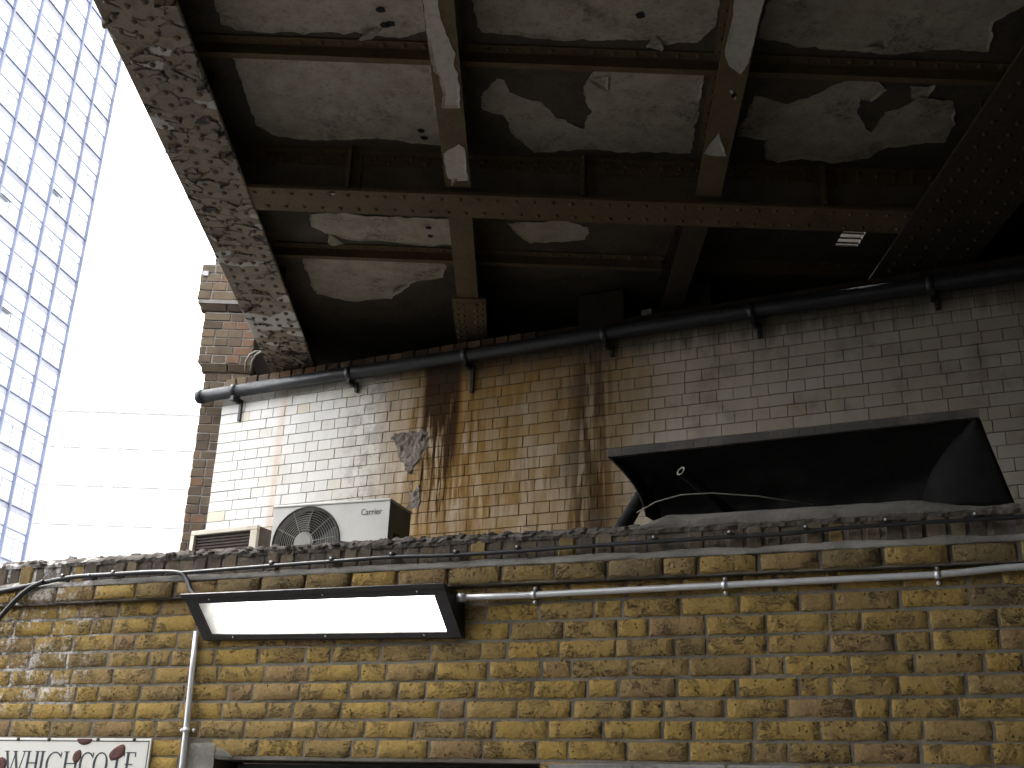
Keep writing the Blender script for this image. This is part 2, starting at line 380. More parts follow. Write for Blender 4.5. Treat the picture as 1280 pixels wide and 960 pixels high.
def mat_enamel():
    t = NT('sign_enamel'); p = t.co(W1); n = t.noise(t.mapv(p, (6, 1, 1.6)), 4, 5, .65); n2 = t.noise(p, 30, 4)
    c = t.mix(t.mul(t.rng(n, .5, .75), .45), (.66, .65, .6), (.42, .36, .26)); c = t.mix(t.mul(t.rng(n2, .6, .8), .3), c, (.3, .27, .22))
    return t.bsdf(c, .28, 0, None, .5)
M_ENAMEL = mat_enamel()
M_RUST = worn('rust_blister', (.11, .05, .042), .85, 0, .4, 40, .5, (.06, .03, .03), .4)
M_SIGNINK = worn('sign_ink', (.035, .045, .06), .35, 0, .2, 30, .03, (.1, .1, .1), .2)
t_ = NT('lit_diffuser')
_x = t_.sep(t_.co(W1)); _n = t_.noise(t_.co(W1), 34, 4, .7)
_end = t_.rng(t_.add(_x[0], t_.mul(t_.add(_n, -.5), .09)), -1.36, -.96, .02, 1.0)       # the spent end of the tube
M_DIFF = t_.bsdf((.8, .8, .76), .4, 0, None, .3, (1.0, .985, .9), t_.mul(_end, 1.5))

# ------------------------------------------------------------------ ground and street
def mat_ground(name, col, sc):
    t = NT(name); p = t.pos(); n1 = t.noise(p, 3 * sc, 5, .65); n2 = t.noise(p, 90, 3, .7)
    c = t.mix(t.rng(n1, .35, .7), col, tuple(v * .7 for v in col)); c = t.mix(t.mul(n2, .4), c, tuple(v * 1.4 for v in col))
    return t.bsdf(c, .9, 0, t.bump(n2, .4, .005), .2)
structure(MB().face([(-400, -400, 0), (400, -400, 0), (400, 400, 0), (-400, 400, 0)]).build('ground', mat_ground('street_asphalt', (.045, .045, .045), .2)))
pv = structure(empty('pavement', (0, 4.55, 0), rad(-21)))
MP = mat_ground('paving_slab', (.13, .125, .118), 1)
slab = None
for i in range(14):
    for j in range(2):
        if slab is None:
            slab = MB().box(0, .594, 0, .594, 0.004, .12, bev=.008).build('paving_slab', MP, pv, (-2.7, -.62, 0))
        else: inst(slab, 'paving_slab', pv, (-2.7 + i * .6, -.62 - j * .6, 0))
kerb = None
for i in range(9):
    if kerb is None: kerb = MB().box(0, .91, 0, .15, 0.004, .125, bev=.015).build('kerb_stone', M_STONE, pv, (-2.7, -1.38, 0))
    else: inst(kerb, 'kerb_stone', pv, (-2.7 + i * .915, -1.38, 0))

# ------------------------------------------------------------------ front wall (yellow stock brick)
tag(W1, 'yellow stock brick wall with sooty brick-on-edge coping below the bridge', 'wall')
S0, S1 = -2.62, 3.3
DOOR = (-1.262, .168, 1.868)
core = MB()
core.box(S0 + .012, DOOR[0], .0003, .215, 0, 2.545)
core.box(DOOR[1], S1 - .012, .0003, .215, 0, 2.545)
core.box(DOOR[0], DOOR[1], .0003, .215, DOOR[2] + .006, 2.545)
core.build('mortar_core', M_MORTAR, W1)
PITCH1 = .0744; Z_TOP = 2.552
seed = 100
low = MB()
n_rows = int(Z_TOP / PITCH1) + 1
for row in range(n_rows):
    z1 = Z_TOP - row * PITCH1; z0 = z1 - PITCH1
    if z0 < 0.01: break
    near = z1 > 1.86
    zc = (z0 + z1) / 2
    rr = random.Random(900 + row)
    x = S0 - (0.39 if row % 2 else 0.0) - rr.uniform(0, .05) - .2
    k = row % 4
    while x < S1:
        wd = (.107 if k % 4 == 3 else .2125) + rr.uniform(-.007, .007)
        a, b = max(x, S0), min(x + wd, S1)
        x += wd + rr.uniform(.007, .013); k += 1
        if b - a < .04: continue
        if zc < DOOR[2] + .012:          # cut out the doorway
            if a < DOOR[0] - .002 and b > DOOR[0] - .002: b = DOOR[0] - .002
            if a < DOOR[1] + .002 and b > DOOR[1] + .002: a = DOOR[1] + .002
            if a >= DOOR[0] - .003 and b <= DOOR[1] + .003 or b - a < .03: continue
        if zc < 1.885 and a > .2 and b < 1.16 and zc > 1.70: continue      # stone lintel instead
        if zc < 1.945 and -1.41 < (a + b) / 2 < -1.2: continue              # cement patch at the jamb
        seed += 1
        prj = rr.uniform(-.0045, -.0015); ht = PITCH1 - rr.uniform(.007, .011)
        if near and -2.6 < (a + b) / 2 < 2.35:
            brick_mesh(b - a, ht, .05, seed, rough=.0042, nx=9, nz=5, bev=.0034).build('brick', M_STOCK, W1, ((a + b) / 2, prj, zc + rr.uniform(-.0015, .0015)), smooth='front')
        else:
            brick_mesh(b - a, ht, .05, seed, nx=4, nz=4, mb=low, off=((a + b) / 2, prj, zc))
stuff(low.build('brick_courses', M_STOCK, W1))

# projecting course
zc = 2.588; x = S0 - .03; rr = random.Random(5)
while x < S1:
    wd = .208 + rr.uniform(-.008, .008)
    if rr.random() < .12: wd = .12
    seed += 1
    brick_mesh(wd, .066, .12, seed, rough=.005, tint=(rr.choice((.08, .12, .18, .24, .86, .9, .4)), rr.random(), rr.random())).build('projecting_brick', M_STOCK, W1, (x + wd / 2, -.045 + rr.uniform(-.004, .004), zc), smooth='front')
    x += wd + rr.uniform(.011, .016)
MB().box(S0 + .0, S1, -.034, .2, 2.549, 2.625).build('course_bed', M_MORTAR, W1)
# sloping cement fillet above it, uneven edge
def strip(xs, prof, amp, seed_, name, mat, sc=9.0, smooth=True):
    m = MB(); nv = len(prof); vs_ = []; fs = []
    for x in xs:
        for j, (y, z, a) in enumerate(prof):
            n_ = mnoise.fractal((x * sc, j * .9 + seed_, seed_ * 3.1), 1.0, 2.0, 4)
            n2_ = mnoise.fractal((x * sc * 1.3 + 40, j * .9 + seed_, 7.7), 1.0, 2.0, 3)
            vs_.append((x, y + n2_ * amp * a * .6, z + n_ * amp * a))
    for i in range(len(xs) - 1):
        for j in range(nv - 1): fs.append((i * nv + j, (i + 1) * nv + j, (i + 1) * nv + j + 1, i * nv + j + 1))
    m.add(vs_, fs); return m.build(name, mat, W1, smooth=smooth)
xs = list(np.linspace(S0 - .02, S1, 330))
strip(xs, [(-.005, 2.612, 0), (-.043, 2.62, .3), (-.046, 2.624, 1), (-.024, 2.652, 1), (.03, 2.662, 0)], .007, 3, 'cement_fillet', M_CEMENT, 6)
# brick-on-edge coping
x = S0 + .02; rr = random.Random(11)
while x < S1:
    wd = .064 + rr.uniform(-.008, .009)
    seed += 1
    tt = (rr.random() * .93 if rr.random() < .93 else .99, rr.random(), rr.random())
    brick_mesh(wd, .098 + rr.uniform(-.005, .003), .2, seed, rough=.005, nx=5, nz=5, bev=.008, tint=tt).build('coping_brick', M_COPING, W1, (x + wd / 2, -.022 + rr.uniform(-.006, .005), 2.69), smooth=False)
    x += wd + rr.uniform(.006, .012)
MB().box(S0 + .025, S1, -.017, .21, 2.64, 2.738).build('coping_bed', M_LUMP, W1)
# lumpy flaunching on top: real lumps of hand-laid mortar
xs = list(np.linspace(S0 + .05, S1, 760))
m = MB(); prof = [(-.024, 2.722), (-.030, 2.736), (-.024, 2.748), (-.008, 2.758), (.02, 2.766), (.06, 2.772), (.11, 2.772), (.17, 2.765), (.215, 2.74)]
nv = len(prof); vs_ = []; fs = []
for x in xs:
    tall = .55 + .25 * max(0, min(1, (1.0 - abs(x + .9)) / .6)) if x < .55 else .4
    for j, (y, z) in enumerate(prof):
        n1 = mnoise.fractal((x * 24, y * 28, 1.3), .8, 2.1, 5); n2 = max(0, mnoise.noise((x * 21 + 3, y * 34, 9.1))) ** .6
        e = 0.25 if j == 0 else 1
        vs_.append((x, y - n2 * .008 * e * tall + n1 * .006, z + e * tall * (n1 * .017 + n2 * .016)))
for i in range(len(xs) - 1):
    for j in range(nv - 1): fs.append((i * nv + j, (i + 1) * nv + j, (i + 1) * nv + j + 1, i * nv + j + 1))
m.add(vs_, fs); m.build('rough_mortar_top', M_LUMP, W1, smooth=False)
# crumbled lumps of old mortar lying along the top
m = MB(); q = random.Random(404)
for i in range(620):
    x = q.uniform(S0 + .1, S1 - .6) if q.random() < .45 else q.uniform(-1.75, .55)
    if .58 < x < 1.85: continue
    y = q.uniform(-.034, .09); r_ = q.uniform(.006, .016) * (1.5 if q.random() < .2 else 1)
    if x > .4: r_ *= .7
    zc_ = 2.752 + max(0, y + .03) * .25 - q.uniform(0, .012); sx_, sy_, sz_ = q.uniform(.9, 2.2), q.uniform(.8, 1.3), q.uniform(.5, .9)
    ring_ = []
    for a_ in (-1, -.45, .3, .8):
        rr_ = math.sqrt(max(0.05, 1 - a_ * a_))
        for k_ in range(6):
            an = k_ * math.pi / 3 + a_; j_ = q.uniform(.75, 1.2)
            ring_.append((x + r_ * sx_ * rr_ * j_ * math.cos(an), y + r_ * sy_ * rr_ * j_ * math.sin(an), zc_ + r_ * sz_ * a_ * j_))
    fs_ = [(a_ * 6 + k_, a_ * 6 + (k_ + 1) % 6, a_ * 6 + 6 + (k_ + 1) % 6, a_ * 6 + 6 + k_) for a_ in range(3) for k_ in range(6)] + [(18, 19, 20, 21, 22, 23)]
    m.add(ring_, fs_)
stuff(m.build('mortar_crumbs', M_LUMP, W1, smooth=False))
# smoother cement bed under the black hood
xs = list(np.linspace(.5, 1.9, 160)); m = MB(); vs_ = []; fs = []
prof = [(-.03, 2.738), (-.034, 2.76), (-.02, 2.778), (.02, 2.795), (.10, 2.82), (.22, 2.845), (.34, 2.85), (.36, 2.7)]
nv = len(prof)
for x in xs:
    e = min(1, max(0, (x - .5) / .16)) * min(1, max(0.15, (1.9 - x) / .3))
    for j, (y, z) in enumerate(prof):
        n1 = mnoise.fractal((x * 7, y * 9, 4.3), 1.0, 2.0, 4)
        vs_.append((x, y + n1 * .006, 2.738 + (z - 2.738) * e + n1 * .007 + .004))
for i in range(len(xs) - 1):
    for j in range(nv - 1): fs.append((i * nv + j, (i + 1) * nv + j, (i + 1) * nv + j + 1, i * nv + j + 1))
m.add(vs_, fs); m.build('cement_bed', M_SLAB, W1, smooth=True)
M_FARWALL = mat_red_brick('sooty_continuing_brick', (.055, .045, .034))
MB().box(S1 + .002, 24, 0, .22, 0, 2.74).build('wall_continuation', M_FARWALL, W1)
# cement patch at the door jamb, lintel stone
m = MB(); nx_, nz_ = 12, 22; vs_ = []; fs = []
for j in range(nz_):
    for i in range(nx_):
        x = -1.398 + .136 * i / (nx_ - 1); z = 1.60 + .352 * j / (nz_ - 1)
        ed = i == 0 or j == nz_ - 1
        n1 = mnoise.fractal((x * 14, z * 14, 2.2), 1, 2, 4)
        vs_.append((x + (n1 * .012 if i == 0 else 0), .012 if ed else -.003 + n1 * .004, z + (n1 * .012 if j == nz_ - 1 else 0)))
for j in range(nz_ - 1):
    for i in range(nx_ - 1):
        a = j * nx_ + i; fs.append((a, a + 1, a + nx_ + 1, a + nx_))
m.add(vs_, fs)
for i in range(7):       # the tongue of cement that runs along the joint over the door
    pass
m.build('cement_patch', M_CEMENT, W1, smooth=True)
xs = np.linspace(-1.27, -1.17, 12); m = MB(); vs_ = []; fs = []
for i, x in enumerate(xs):
    for j in range(6):
        n1 = mnoise.fractal((x * 20, j * .7, 5.2), 1, 2, 4)
        taper = 1 - (i / 11) ** 2 * .8
        z = 1.874 + (j / 5) * .058 * taper + (n1 * .005 if j else 0)
        vs_.append((x, .008 if (j in (0, 5) or i == 11) else -.004 + n1 * .003, z))
for i in range(11):
    for j in range(5): fs.append((i * 6 + j, i * 6 + j + 6, i * 6 + j + 7, i * 6 + j + 1))
m.add(vs_, fs).build('cement_smear', M_CEMENT, W1, smooth=True)
for a, b in ((.205, .52), (.528, .86), (.868, 1.15)):
    MB().box(a, b, -.006, .1, 1.735, 1.876, bev=.006).build('lintel_stone', M_STONE, W1)

# door in the opening
dr = tag(empty('door', W1.matrix_basis @ Vector((-.545, .1, .12)), rad(-21)), 'dark green door set back in the opening below the strip lamp', 'door')
for a, b in ((-.71, -.655), (.655, .71)): MB().box(a, b, -.02, .08, -.1, 1.69, bev=.004).build('frame', M_GREEN, dr)
MB().box(-.655, .655, -.02, .08, 1.69, 1.742, bev=.004).build('frame', M_GREEN, dr)
lf_ = MB().box(-.65, .65, .02, .06, -.1, 1.688).build('leaf', M_GREEN, dr)
for i in range(8): MB().box(-.648 + i * .162, -.648 + i * .162 + .157, .006, .0195, -.08, 1.675, bev=.003).build('plank', M_GREEN, lf_)
kn = MB(); kn.tube([(.52, .006, .95), (.52, -.05, .95)], .018); kn.dome((.52, -.05, .95), .03, (0, -1, 0), 12, .8); kn.build('knob', M_GALV, dr)

# flat roof between the two walls
rf = structure(empty('flat_roof', (0, 4.55, 0), rad(-21)))
MB().box(S0 + .02, 4.2, .22, 3.4, 2.5, 2.62).build('roof_deck', worn('roof_felt', (.06, .06, .062), .9), rf)

# ------------------------------------------------------------------ strip lamp
lamp = tag(empty('wall_lamp', W1.matrix_basis @ Vector((-.8, 0, 2.345)), rad(-21)), 'lit fluorescent strip lamp in a black wedge housing on the brick wall', 'lamp')
L = lambda x, y, z: (x + .8, y, z - 2.345)
FL, FR = L(-1.416, -.165, 2.537), L(-.199, -.165, 2.535)     # front top edge
BL, BR = L(-1.375, -.03, 2.363), L(-.163, -.03, 2.343)     # lower edge near wall
TL, TR = L(-1.39, .004, 2.512), L(-.172, .004, 2.512)
QL, QR = L(-1.365, .004, 2.362), L(-.158, .004, 2.341)
hs = MB()
def lerp(a, b, t): return tuple(a[i] + (b[i] - a[i]) * t for i in range(3))
def fp(u, v, out=0.0):       # point on the sloping front: u along, v from top to bottom
    p = Vector(lerp(lerp(FL, FR, u), lerp(BL, BR, u), v))
    nrm = (Vector(FR) - Vector(FL)).cross(Vector(BL) - Vector(FL)).normalized()
    if nrm.y > 0: nrm = -nrm
    return tuple(p + nrm * out)
hs.face([FL, FR, TR, TL]); hs.face([FR, BR, QR, TR]); hs.face([FL, TL, QL, BL]); hs.face([BL, QL, QR, BR])
u0, u1, v0, v1 = .042, .955, .225, .90
hs.face([fp(0, 0), fp(u0, v0), fp(u1, v0), fp(1, 0)]); hs.face([fp(0, 1), fp(1, 1), fp(u1, v1), fp(u0, v1)])
hs.face([fp(0, 0), fp(0, 1), fp(u0, v1), fp(u0, v0)]); hs.face([fp(1, 0), fp(u1, v0), fp(u1, v1), fp(1, 1)])
for a, b in (((u0, v0), (u1, v0)), ((u1, v0), (u1, v1)), ((u1, v1), (u0, v1)), ((u0, v1), (u0, v0))):
    hs.face([fp(*a), fp(*b), fp(*b, -.012), fp(*a, -.012)])
hs.build('housing', M_BLACKMET, lamp)
lip = MB()
lip.hexa([fp(-.004, .0, .001), fp(1.004, .0, .001), fp(1.004, .0, .009), fp(-.004, .0, .009), fp(-.004, .085, .001), fp(1.004, .085, .001), fp(1.004, .085, .007), fp(-.004, .085, .007)])
lip.build('visor_lip', M_BLACKMET, lamp)
df = MB(); N = 24
for i in range(N):
    a, b = u0 + (u1 - u0) * i / N, u0 + (u1 - u0) * (i + 1) / N
    df.face([fp(a, v0, -.010), fp(a, v1, -.010), fp(b, v1, -.010), fp(b, v0, -.010)])
df.build('diffuser', M_DIFF, lamp)
for u, v in ((.1, .14), (.55, .14), (.9, .14), (.13, .95), (.5, .95), (.87, .95)):
    MB().dome(fp(u, v, .0015), .0045, (0, -.7, -.6)).build('screw', M_WHITEPL, lamp)

# ------------------------------------------------------------------ conduits
def conduit(name, pts, label, saddles, r=.0125, vertical=False):
    e = tag(empty(name, W1.matrix_basis @ Vector(pts[0]), rad(-21)), label, 'conduit')
    o = Vector(pts[0])
    MB().tube([Vector(p) - o for p in pts], r, 12).build('pipe', M_GALV, e)
    for s in saddles:
        s = Vector(s) - o; m = MB()
        ax = Vector((0, 0, 1)) if vertical else Vector((1, 0, 0))
        m.tube([s - ax * .009, s + ax * .009], r + .003, 12)
        sd_ = m.build('saddle', M_GALV, e)
        for q in (-1, 1):
            c = s + (Vector((q * .03, .012, 0)) if vertical else Vector((0, .012, q * .027)))
            mm = MB(); mm.dome(c, .009, (0, -1, 0), 8, .9); mm.build('screw', M_GALV, sd_)
    return e
cz = -.022
hc = conduit('steel_conduit', [(-.18, cz - .03, 2.497), (0, cz - .012, 2.500), (.135, cz, 2.503), (.5, cz, 2.507), (.885, cz, 2.511), (1.3, cz, 2.515), (1.62, cz, 2.518), (1.72, cz - .004, 2.522), (1.85, cz - .004, 2.532), (2.2, cz, 2.537), (3.2, cz, 2.54)],
             'bright galvanised conduit running level right of the strip lamp', [(.135, cz, 2.503), (.885, cz, 2.511), (1.632, cz, 2.518), (2.5, cz, 2.538)])
MB().tube([(.0, .0, 0), (.035, 0.003, 0)], .018, 12).build('coupling', M_GALV, hc)
conduit('steel_conduit', [(-1.42, cz, 2.40), (-1.415, cz, 2.25), (-1.404, cz, 1.99), (-1.40, cz, 1.85), (-1.398, cz, 1.2)],
        'grey conduit dropping down the wall below the lamp\'s left end', [(-1.404, cz, 1.988)], vertical=True)

# ------------------------------------------------------------------ cables
def cable(name, pts, r, label, clips=()):
    o = Vector(pts[0]); e = tag(empty(name, W1.matrix_basis @ o, rad(-21)), label, 'cable')
    P = [Vector(p) for p in pts]; fine = []
    for i in range(len(P) - 1):
        p0, p1, p2, p3 = P[max(i - 1, 0)], P[i], P[i + 1], P[min(i + 2, len(P) - 1)]
        for k in range(6):
            t = k / 6
            fine.append(.5 * ((2 * p1) + (p2 - p0) * t + (2 * p0 - 5 * p1 + 4 * p2 - p3) * t * t + (3 * p1 - p0 - 3 * p2 + p3) * t ** 3))
    fine.append(P[-1])
    MB().tube([p - o for p in fine], r, 8).build('sheath', M_CABLE, e)
    for c in clips:
        c = Vector(c) - o; m = MB()
        m.box(c.x - .008, c.x + .008, c.y - .012, c.y + .03, c.z - .012, c.z + .006, bev=.003)
        cl = m.build('clip', M_CABLE, e)
        MB().dome((c.x, c.y - .012, c.z - .001), .0055, (0, -1, .2)).build('nail', M_WHITEPL, cl)
    return e
yb = -.052
mainp = [(-1.6, 2.656), (-1.528, 2.656), (-1.138, 2.665), (-.77, 2.672), (-.486, 2.677), (-.232, 2.672), (.076, 2.674), (.313, 2.679), (.633, 2.683), (.918, 2.686), (1.115, 2.687), (1.288, 2.695), (1.474, 2.699), (1.931, 2.701), (3.2, 2.705)]
clipx = [(-1.059, 2.675), (-.767, 2.679), (-.486, 2.686), (-.198, 2.681), (.069, 2.686), (.627, 2.694), (.915, 2.698), (1.194, 2.702), (1.476, 2.711), (1.774, 2.714), (2.2, 2.715)]
cable('black_cable', [(x, yb, z) for x, z in mainp], .0085, 'long black cable clipped along the coping face', [(x, yb, z + .006) for x, z in clipx])
cable('black_cable', [(-2.63, yb - .02, 2.60), (-2.532, yb, 2.612), (-2.302, yb, 2.641), (-2.123, yb, 2.662), (-1.898, yb, 2.665), (-1.679, yb, 2.666), (-1.54, yb, 2.658), (-1.49, yb, 2.630), (-1.45, yb - .01, 2.575), (-1.40, yb - .02, 2.53)], .011,
      'thick cable sagging along the left coping, curling down to the lamp', [(-2.172, yb, 2.672), (-1.888, yb, 2.676), (-2.02, yb, 2.668)])
cable('black_cable', [(-2.27, yb - .012, 2.646), (-2.34, yb - .012, 2.62), (-2.40, yb - .014, 2.575), (-2.46, yb - .015, 2.513), (-2.51, yb - .015, 2.45), (-2.57, yb - .012, 2.36), (-2.60, yb, 2.2)], .012,
      'branch cable drooping down round the wall\'s left corner')

# ------------------------------------------------------------------ street sign
SG = (-2.62, -1.577, 1.62, 1.953)
sg = tag(empty('street_sign', W1.matrix_basis @ Vector((-2.1, -.012, 1.62)), rad(-21)), 'white enamel street name plate with rust blisters on the brick wall', 'sign')
so = Vector((-2.1, -.012, 1.62))
def sp(x, z, y=0.0): return (x - so.x, y, z - so.z)
a = sp(SG[0], SG[2]); b = sp(SG[1], SG[3])
MB().box(a[0], b[0], -.004, .006, a[2], b[2], bev=.002).build('plate', M_ENAMEL, sg)
bd = MB()
for (x0, x1, z0, z1) in ((a[0] + .006, b[0] - .012, b[2] - .0135, b[2] - .0095), (b[0] - .012, b[0] - .008, a[2] + .008, b[2] - .0095), (a[0] + .006, b[0] - .012, a[2] + .008, a[2] + .012)):
    bd.box(x0, x1, -.0052, -.0038, z0, z1)
bd.build('border', M_SIGNINK, sg)
LT, LB = 1.896, 1.795            # cap height of the lettering
H_ = LT - LB
def stroke(m, x0, z0, x1, z1, w0):        # x at z0 (bottom) to x at z1 (top), horizontal width w0
    m.hexa([sp(x0, z0, -.0054), sp(x0 + w0, z0, -.0054), sp(x0 + w0, z0, -.004), sp(x0, z0, -.004), sp(x1, z1, -.0054), sp(x1 + w0, z1, -.0054), sp(x1 + w0, z1, -.004), sp(x1, z1, -.004)])
def serif(m, xc, z, w0=.026):
    m.box(*(sp(xc - w0 / 2, 0)[0], sp(xc + w0 / 2, 0)[0]), -.0054, -.004, z - so.z - .0018, z - so.z + .0018)
def arc(m, cx, cz_, rx, rz, a0, a1, thick, thin, n=26):
    pts = []
    for i in range(n + 1):
        an = rad(a0 + (a1 - a0) * i / n); c, s_ = math.cos(an), math.sin(an)
        tk = thin + (thick - thin) * c * c
        pts.append(((cx + rx * c, cz_ + rz * s_), (cx + (rx - tk) * c, cz_ + (rz - thin * 1.2) * s_)))
    for i in range(n):
        (p0, q0), (p1, q1) = pts[i], pts[i + 1]
        m.hexa([sp(*p0, -.0054), sp(*p1, -.0054), sp(*p1, -.004), sp(*p0, -.004), sp(*q0, -.0054), sp(*q1, -.0054), sp(*q1, -.004), sp(*q0, -.004)])
TK, TN = .0115, .0045
def letter(ch, x, wd):
    m = MB()
    if ch == 'W':
        for p0, p1, w0 in ((x + wd * .27, x, TK), (x + wd * .30, x + wd * .52, TN), (x + wd * .72, x + wd * .45, TK), (x + wd * .76, x + wd * .98, TN)): stroke(m, p0, LB, p1, LT, w0)
        for xc in (x + .005, x + wd * .5, x + wd): serif(m, xc, LT)
    elif ch == 'H':
        for xx in (x, x + wd - TK):
            stroke(m, xx, LB, xx, LT, TK); serif(m, xx + TK / 2, LT); serif(m, xx + TK / 2, LB)
        m.box(sp(x, 0)[0], sp(x + wd, 0)[0], -.0054, -.004, LB + H_ * .5 - so.z, LB + H_ * .5 + TN - so.z)
    elif ch == 'I':
        stroke(m, x, LB, x, LT, TK); serif(m, x + TK / 2, LT); serif(m, x + TK / 2, LB)
    elif ch == 'C':
        arc(m, x + wd * .55, (LT + LB) / 2, wd * .55, H_ / 2, 42, 318, TK, TN); stroke(m, x + wd * .93, LT - H_ * .24, x + wd * .95, LT - .002, TN)
    elif ch == 'O':
        arc(m, x + wd / 2, (LT + LB) / 2, wd / 2, H_ / 2, 0, 360, TK, TN, 36)
    elif ch == 'T':
        stroke(m, x + wd / 2 - TK / 2, LB, x + wd / 2 - TK / 2, LT, TK); serif(m, x + wd / 2, LT - .001, wd); serif(m, x + wd / 2, LB)
        for q in (x, x + wd - TN): stroke(m, q, LT - .018, q, LT, TN)
    elif ch == 'E':
        stroke(m, x, LB, x, LT, TK)
        for z, l in ((LT - .001, 1), (LB + H_ * .52, .75), (LB + .001, 1)): m.box(sp(x - .006, 0)[0], sp(x + wd * l, 0)[0], -.0054, -.004, z - so.z - .002, z - so.z + .002)
        stroke(m, x + wd - TN, LT - .018, x + wd - TN, LT, TN); stroke(m, x + wd - TN, LB, x + wd - TN, LB + .018, TN)
    m.build('letter', M_SIGNINK, sg)
# pixel-measured letter spans along the plate (metres)
for ch, x0, x1 in (('W', -2.345, -2.24), ('H', -2.222, -2.163), ('I', -2.145, -2.13), ('C', -2.115, -2.035), ('H', -2.015, -1.948), ('C', -1.935, -1.865), ('O', -1.862, -1.785), ('T', -1.774, -1.702), ('E', -1.69, -1.645)):
    letter(ch, x0, x1 - x0)
def blister(cx, cz_, rx, rz, rot, sd_):
    m = MB(); n = 20; rings = ((1.0, -.0042), (.93, -.0068), (.6, -.0085), (.25, -.0075)); vs_ = []; fs = []
    for rr_, y in rings:
        for k_ in range(n):
            an = 2 * math.pi * k_ / n
            q = 1 + .16 * mnoise.noise((math.cos(an) * 1.5 + sd_, math.sin(an) * 1.5, sd_))
            dx, dz = rx * rr_ * q * math.cos(an), rz * rr_ * q * math.sin(an)
            vs_.append(sp(cx + dx * math.cos(rot) - dz * math.sin(rot), min(cz_ + dx * math.sin(rot) + dz * math.cos(rot), SG[3] - .002), y))
    vs_.append(sp(cx, cz_, -.007))
    for i in range(3):
        for k_ in range(n): fs.append((i * n + k_, i * n + (k_ + 1) % n, (i + 1) * n + (k_ + 1) % n, (i + 1) * n + k_))
    for k_ in range(n): fs.append((3 * n + k_, 3 * n + (k_ + 1) % n, 4 * n))
    m.add(vs_, fs).build('rust_blister', M_RUST, sg, smooth=True)
blister(-1.925, 1.951, .041, .026, 0, 1.1); blister(-1.952, 1.877, .022, .028, -.5, 2.4); blister(-1.742, 1.895, .046, .027, .5, 3.3); blister(-2.36, 1.835, .03, .035, .3, 5.5)
for x in (-2.29, -2.12, -1.855, -1.665):
    MB().dome(sp(x, 1.948, -.004), .009, (0, -1, .2), 8, .9).build('screw', M_IRON, sg)

# ------------------------------------------------------------------ glazed brick abutment
tag(W2, 'white glazed brick bridge abutment streaked brown with rust', 'wall')
G0, G1 = -2.53, 4.3
MB().box(G0 + .004, G1, .004, .5, 0, 4.86).build('mortar_core', M_GJOINT, W2)
GP = .079; GT = 4.795
cand = []; rr = random.Random(21)
for row in range(22):
    z1 = GT - row * GP; z0 = z1 - GP
    if z0 < 2.64: break
    zc = (z0 + z1) / 2; hdr = row % 2 == 0
    x = G0; first = True
    while x < G1:
        wd = .1098 if hdr else .2205
        if first and hdr: wd = .055 + .11
        first = False
        wd += rr.uniform(-.004, .004)
        a, b = x, min(x + wd, G1); x = b + .0022
        c = Vector(((a + b) / 2, 0, zc))
        # a few courses have been damaged beside the heavy run
        wp = W2.matrix_basis @ c; d2 = (wp - CAM).length_squared
        seen = -2.6 < c.x < 3.3 and zc > 3.36 and not (.45 < c.x < 2.95 and zc < 3.60 + (.0 if c.x > 1.1 else -.05)) and not (-1.85 < c.x < -.85 and zc < 3.62)
        cand.append(((b - a) / d2 if seen else 0, a, b, zc, rr.random()))
cand.sort(key=lambda q: -q[0])
rest = MB()
for i, (wgt, a, b, zc, tr) in enumerate(cand):
    r2 = random.Random(i)
    tt = (tr, r2.random(), r2.random()); y0 = r2.uniform(-.0015, .0015)
    if i < 300:
        brick_mesh(b - a, GP - .003, .03, 5000 + i, rough=.0006, nx=4, nz=4, bev=.0025, tint=tt).build('glazed_brick', M_GLAZED, W2, ((a + b) / 2, y0, zc), smooth=False)
    else:
        brick_mesh(b - a, GP - .003, .03, 5000 + i, rough=.0006, nx=4, nz=4, bev=.0025, tint=tt, mb=rest, off=((a + b) / 2, y0, zc))
stuff(rest.build('glazed_brick_courses', M_GLAZED, W2))
MB().box(G1 + .002, 22, 0, .5, 0, 4.86).build('wall_continuation', M_GLAZED, W2)
# broken patch where the glaze and face have come away
m = MB(); nx_, nz_ = 34, 70; vs_ = []; fs = []
for j in range(nz_):
    z = 3.70 + (4.31 - 3.70) * j / (nz_ - 1)
    v = j / (nz_ - 1)
    lft = -.96 if v > .84 else (-.96 + min(1, (.84 - v) / .4) * .19)
    rgt = -.675 + .04 * math.sin(v * 9) - (.02 if v < .5 else 0)
    lft += .05 * mnoise.fractal((z * 12, 1.1, 0), 1, 2, 4); rgt += .035 * mnoise.fractal((z * 14, 7.1, 0), 1, 2, 4)
    for i in range(nx_):
        u = i / (nx_ - 1); x = lft + (rgt - lft) * u
        e = min(u, 1 - u, v, (1 - v) * 3) * 9; e = max(0, min(1, e))
        n1 = mnoise.fractal((x * 24, z * 24, 3.3), 1, 2, 5)
        hole = mnoise.noise((x * 9, z * 7, 8.8))
        vs_.append((x, .006 - e * (.016 + n1 * .012) + (.014 if hole < -.3 else 0), z))
for j in range(nz_ - 1):
    for i in range(nx_ - 1):
        a = j * nx_ + i; fs.append((a, a + 1, a + nx_ + 1, a + nx_))
m.add(vs_, fs).build('broken_render', M_GROUGH, W2, smooth=False)
# brown brick-on-edge course above the pipe
x = G0 + .02; rr = random.Random(31)
while x < .1:
    wd = .1 + rr.uniform(-.006, .008); seed += 1
    brick_mesh(wd, .074, .25, seed, rough=.003, nx=4, nz=4).build('edge_brick', M_CAPBRICK, W2, (x + wd / 2, -.02 + rr.uniform(-.004, .004), 4.893), smooth=False)
    x += wd + .008
MB().box(G0 + .03, G1, -.008, 1.25, 4.85, 4.925).build('bearing_shelf', M_GJOINT, W2)
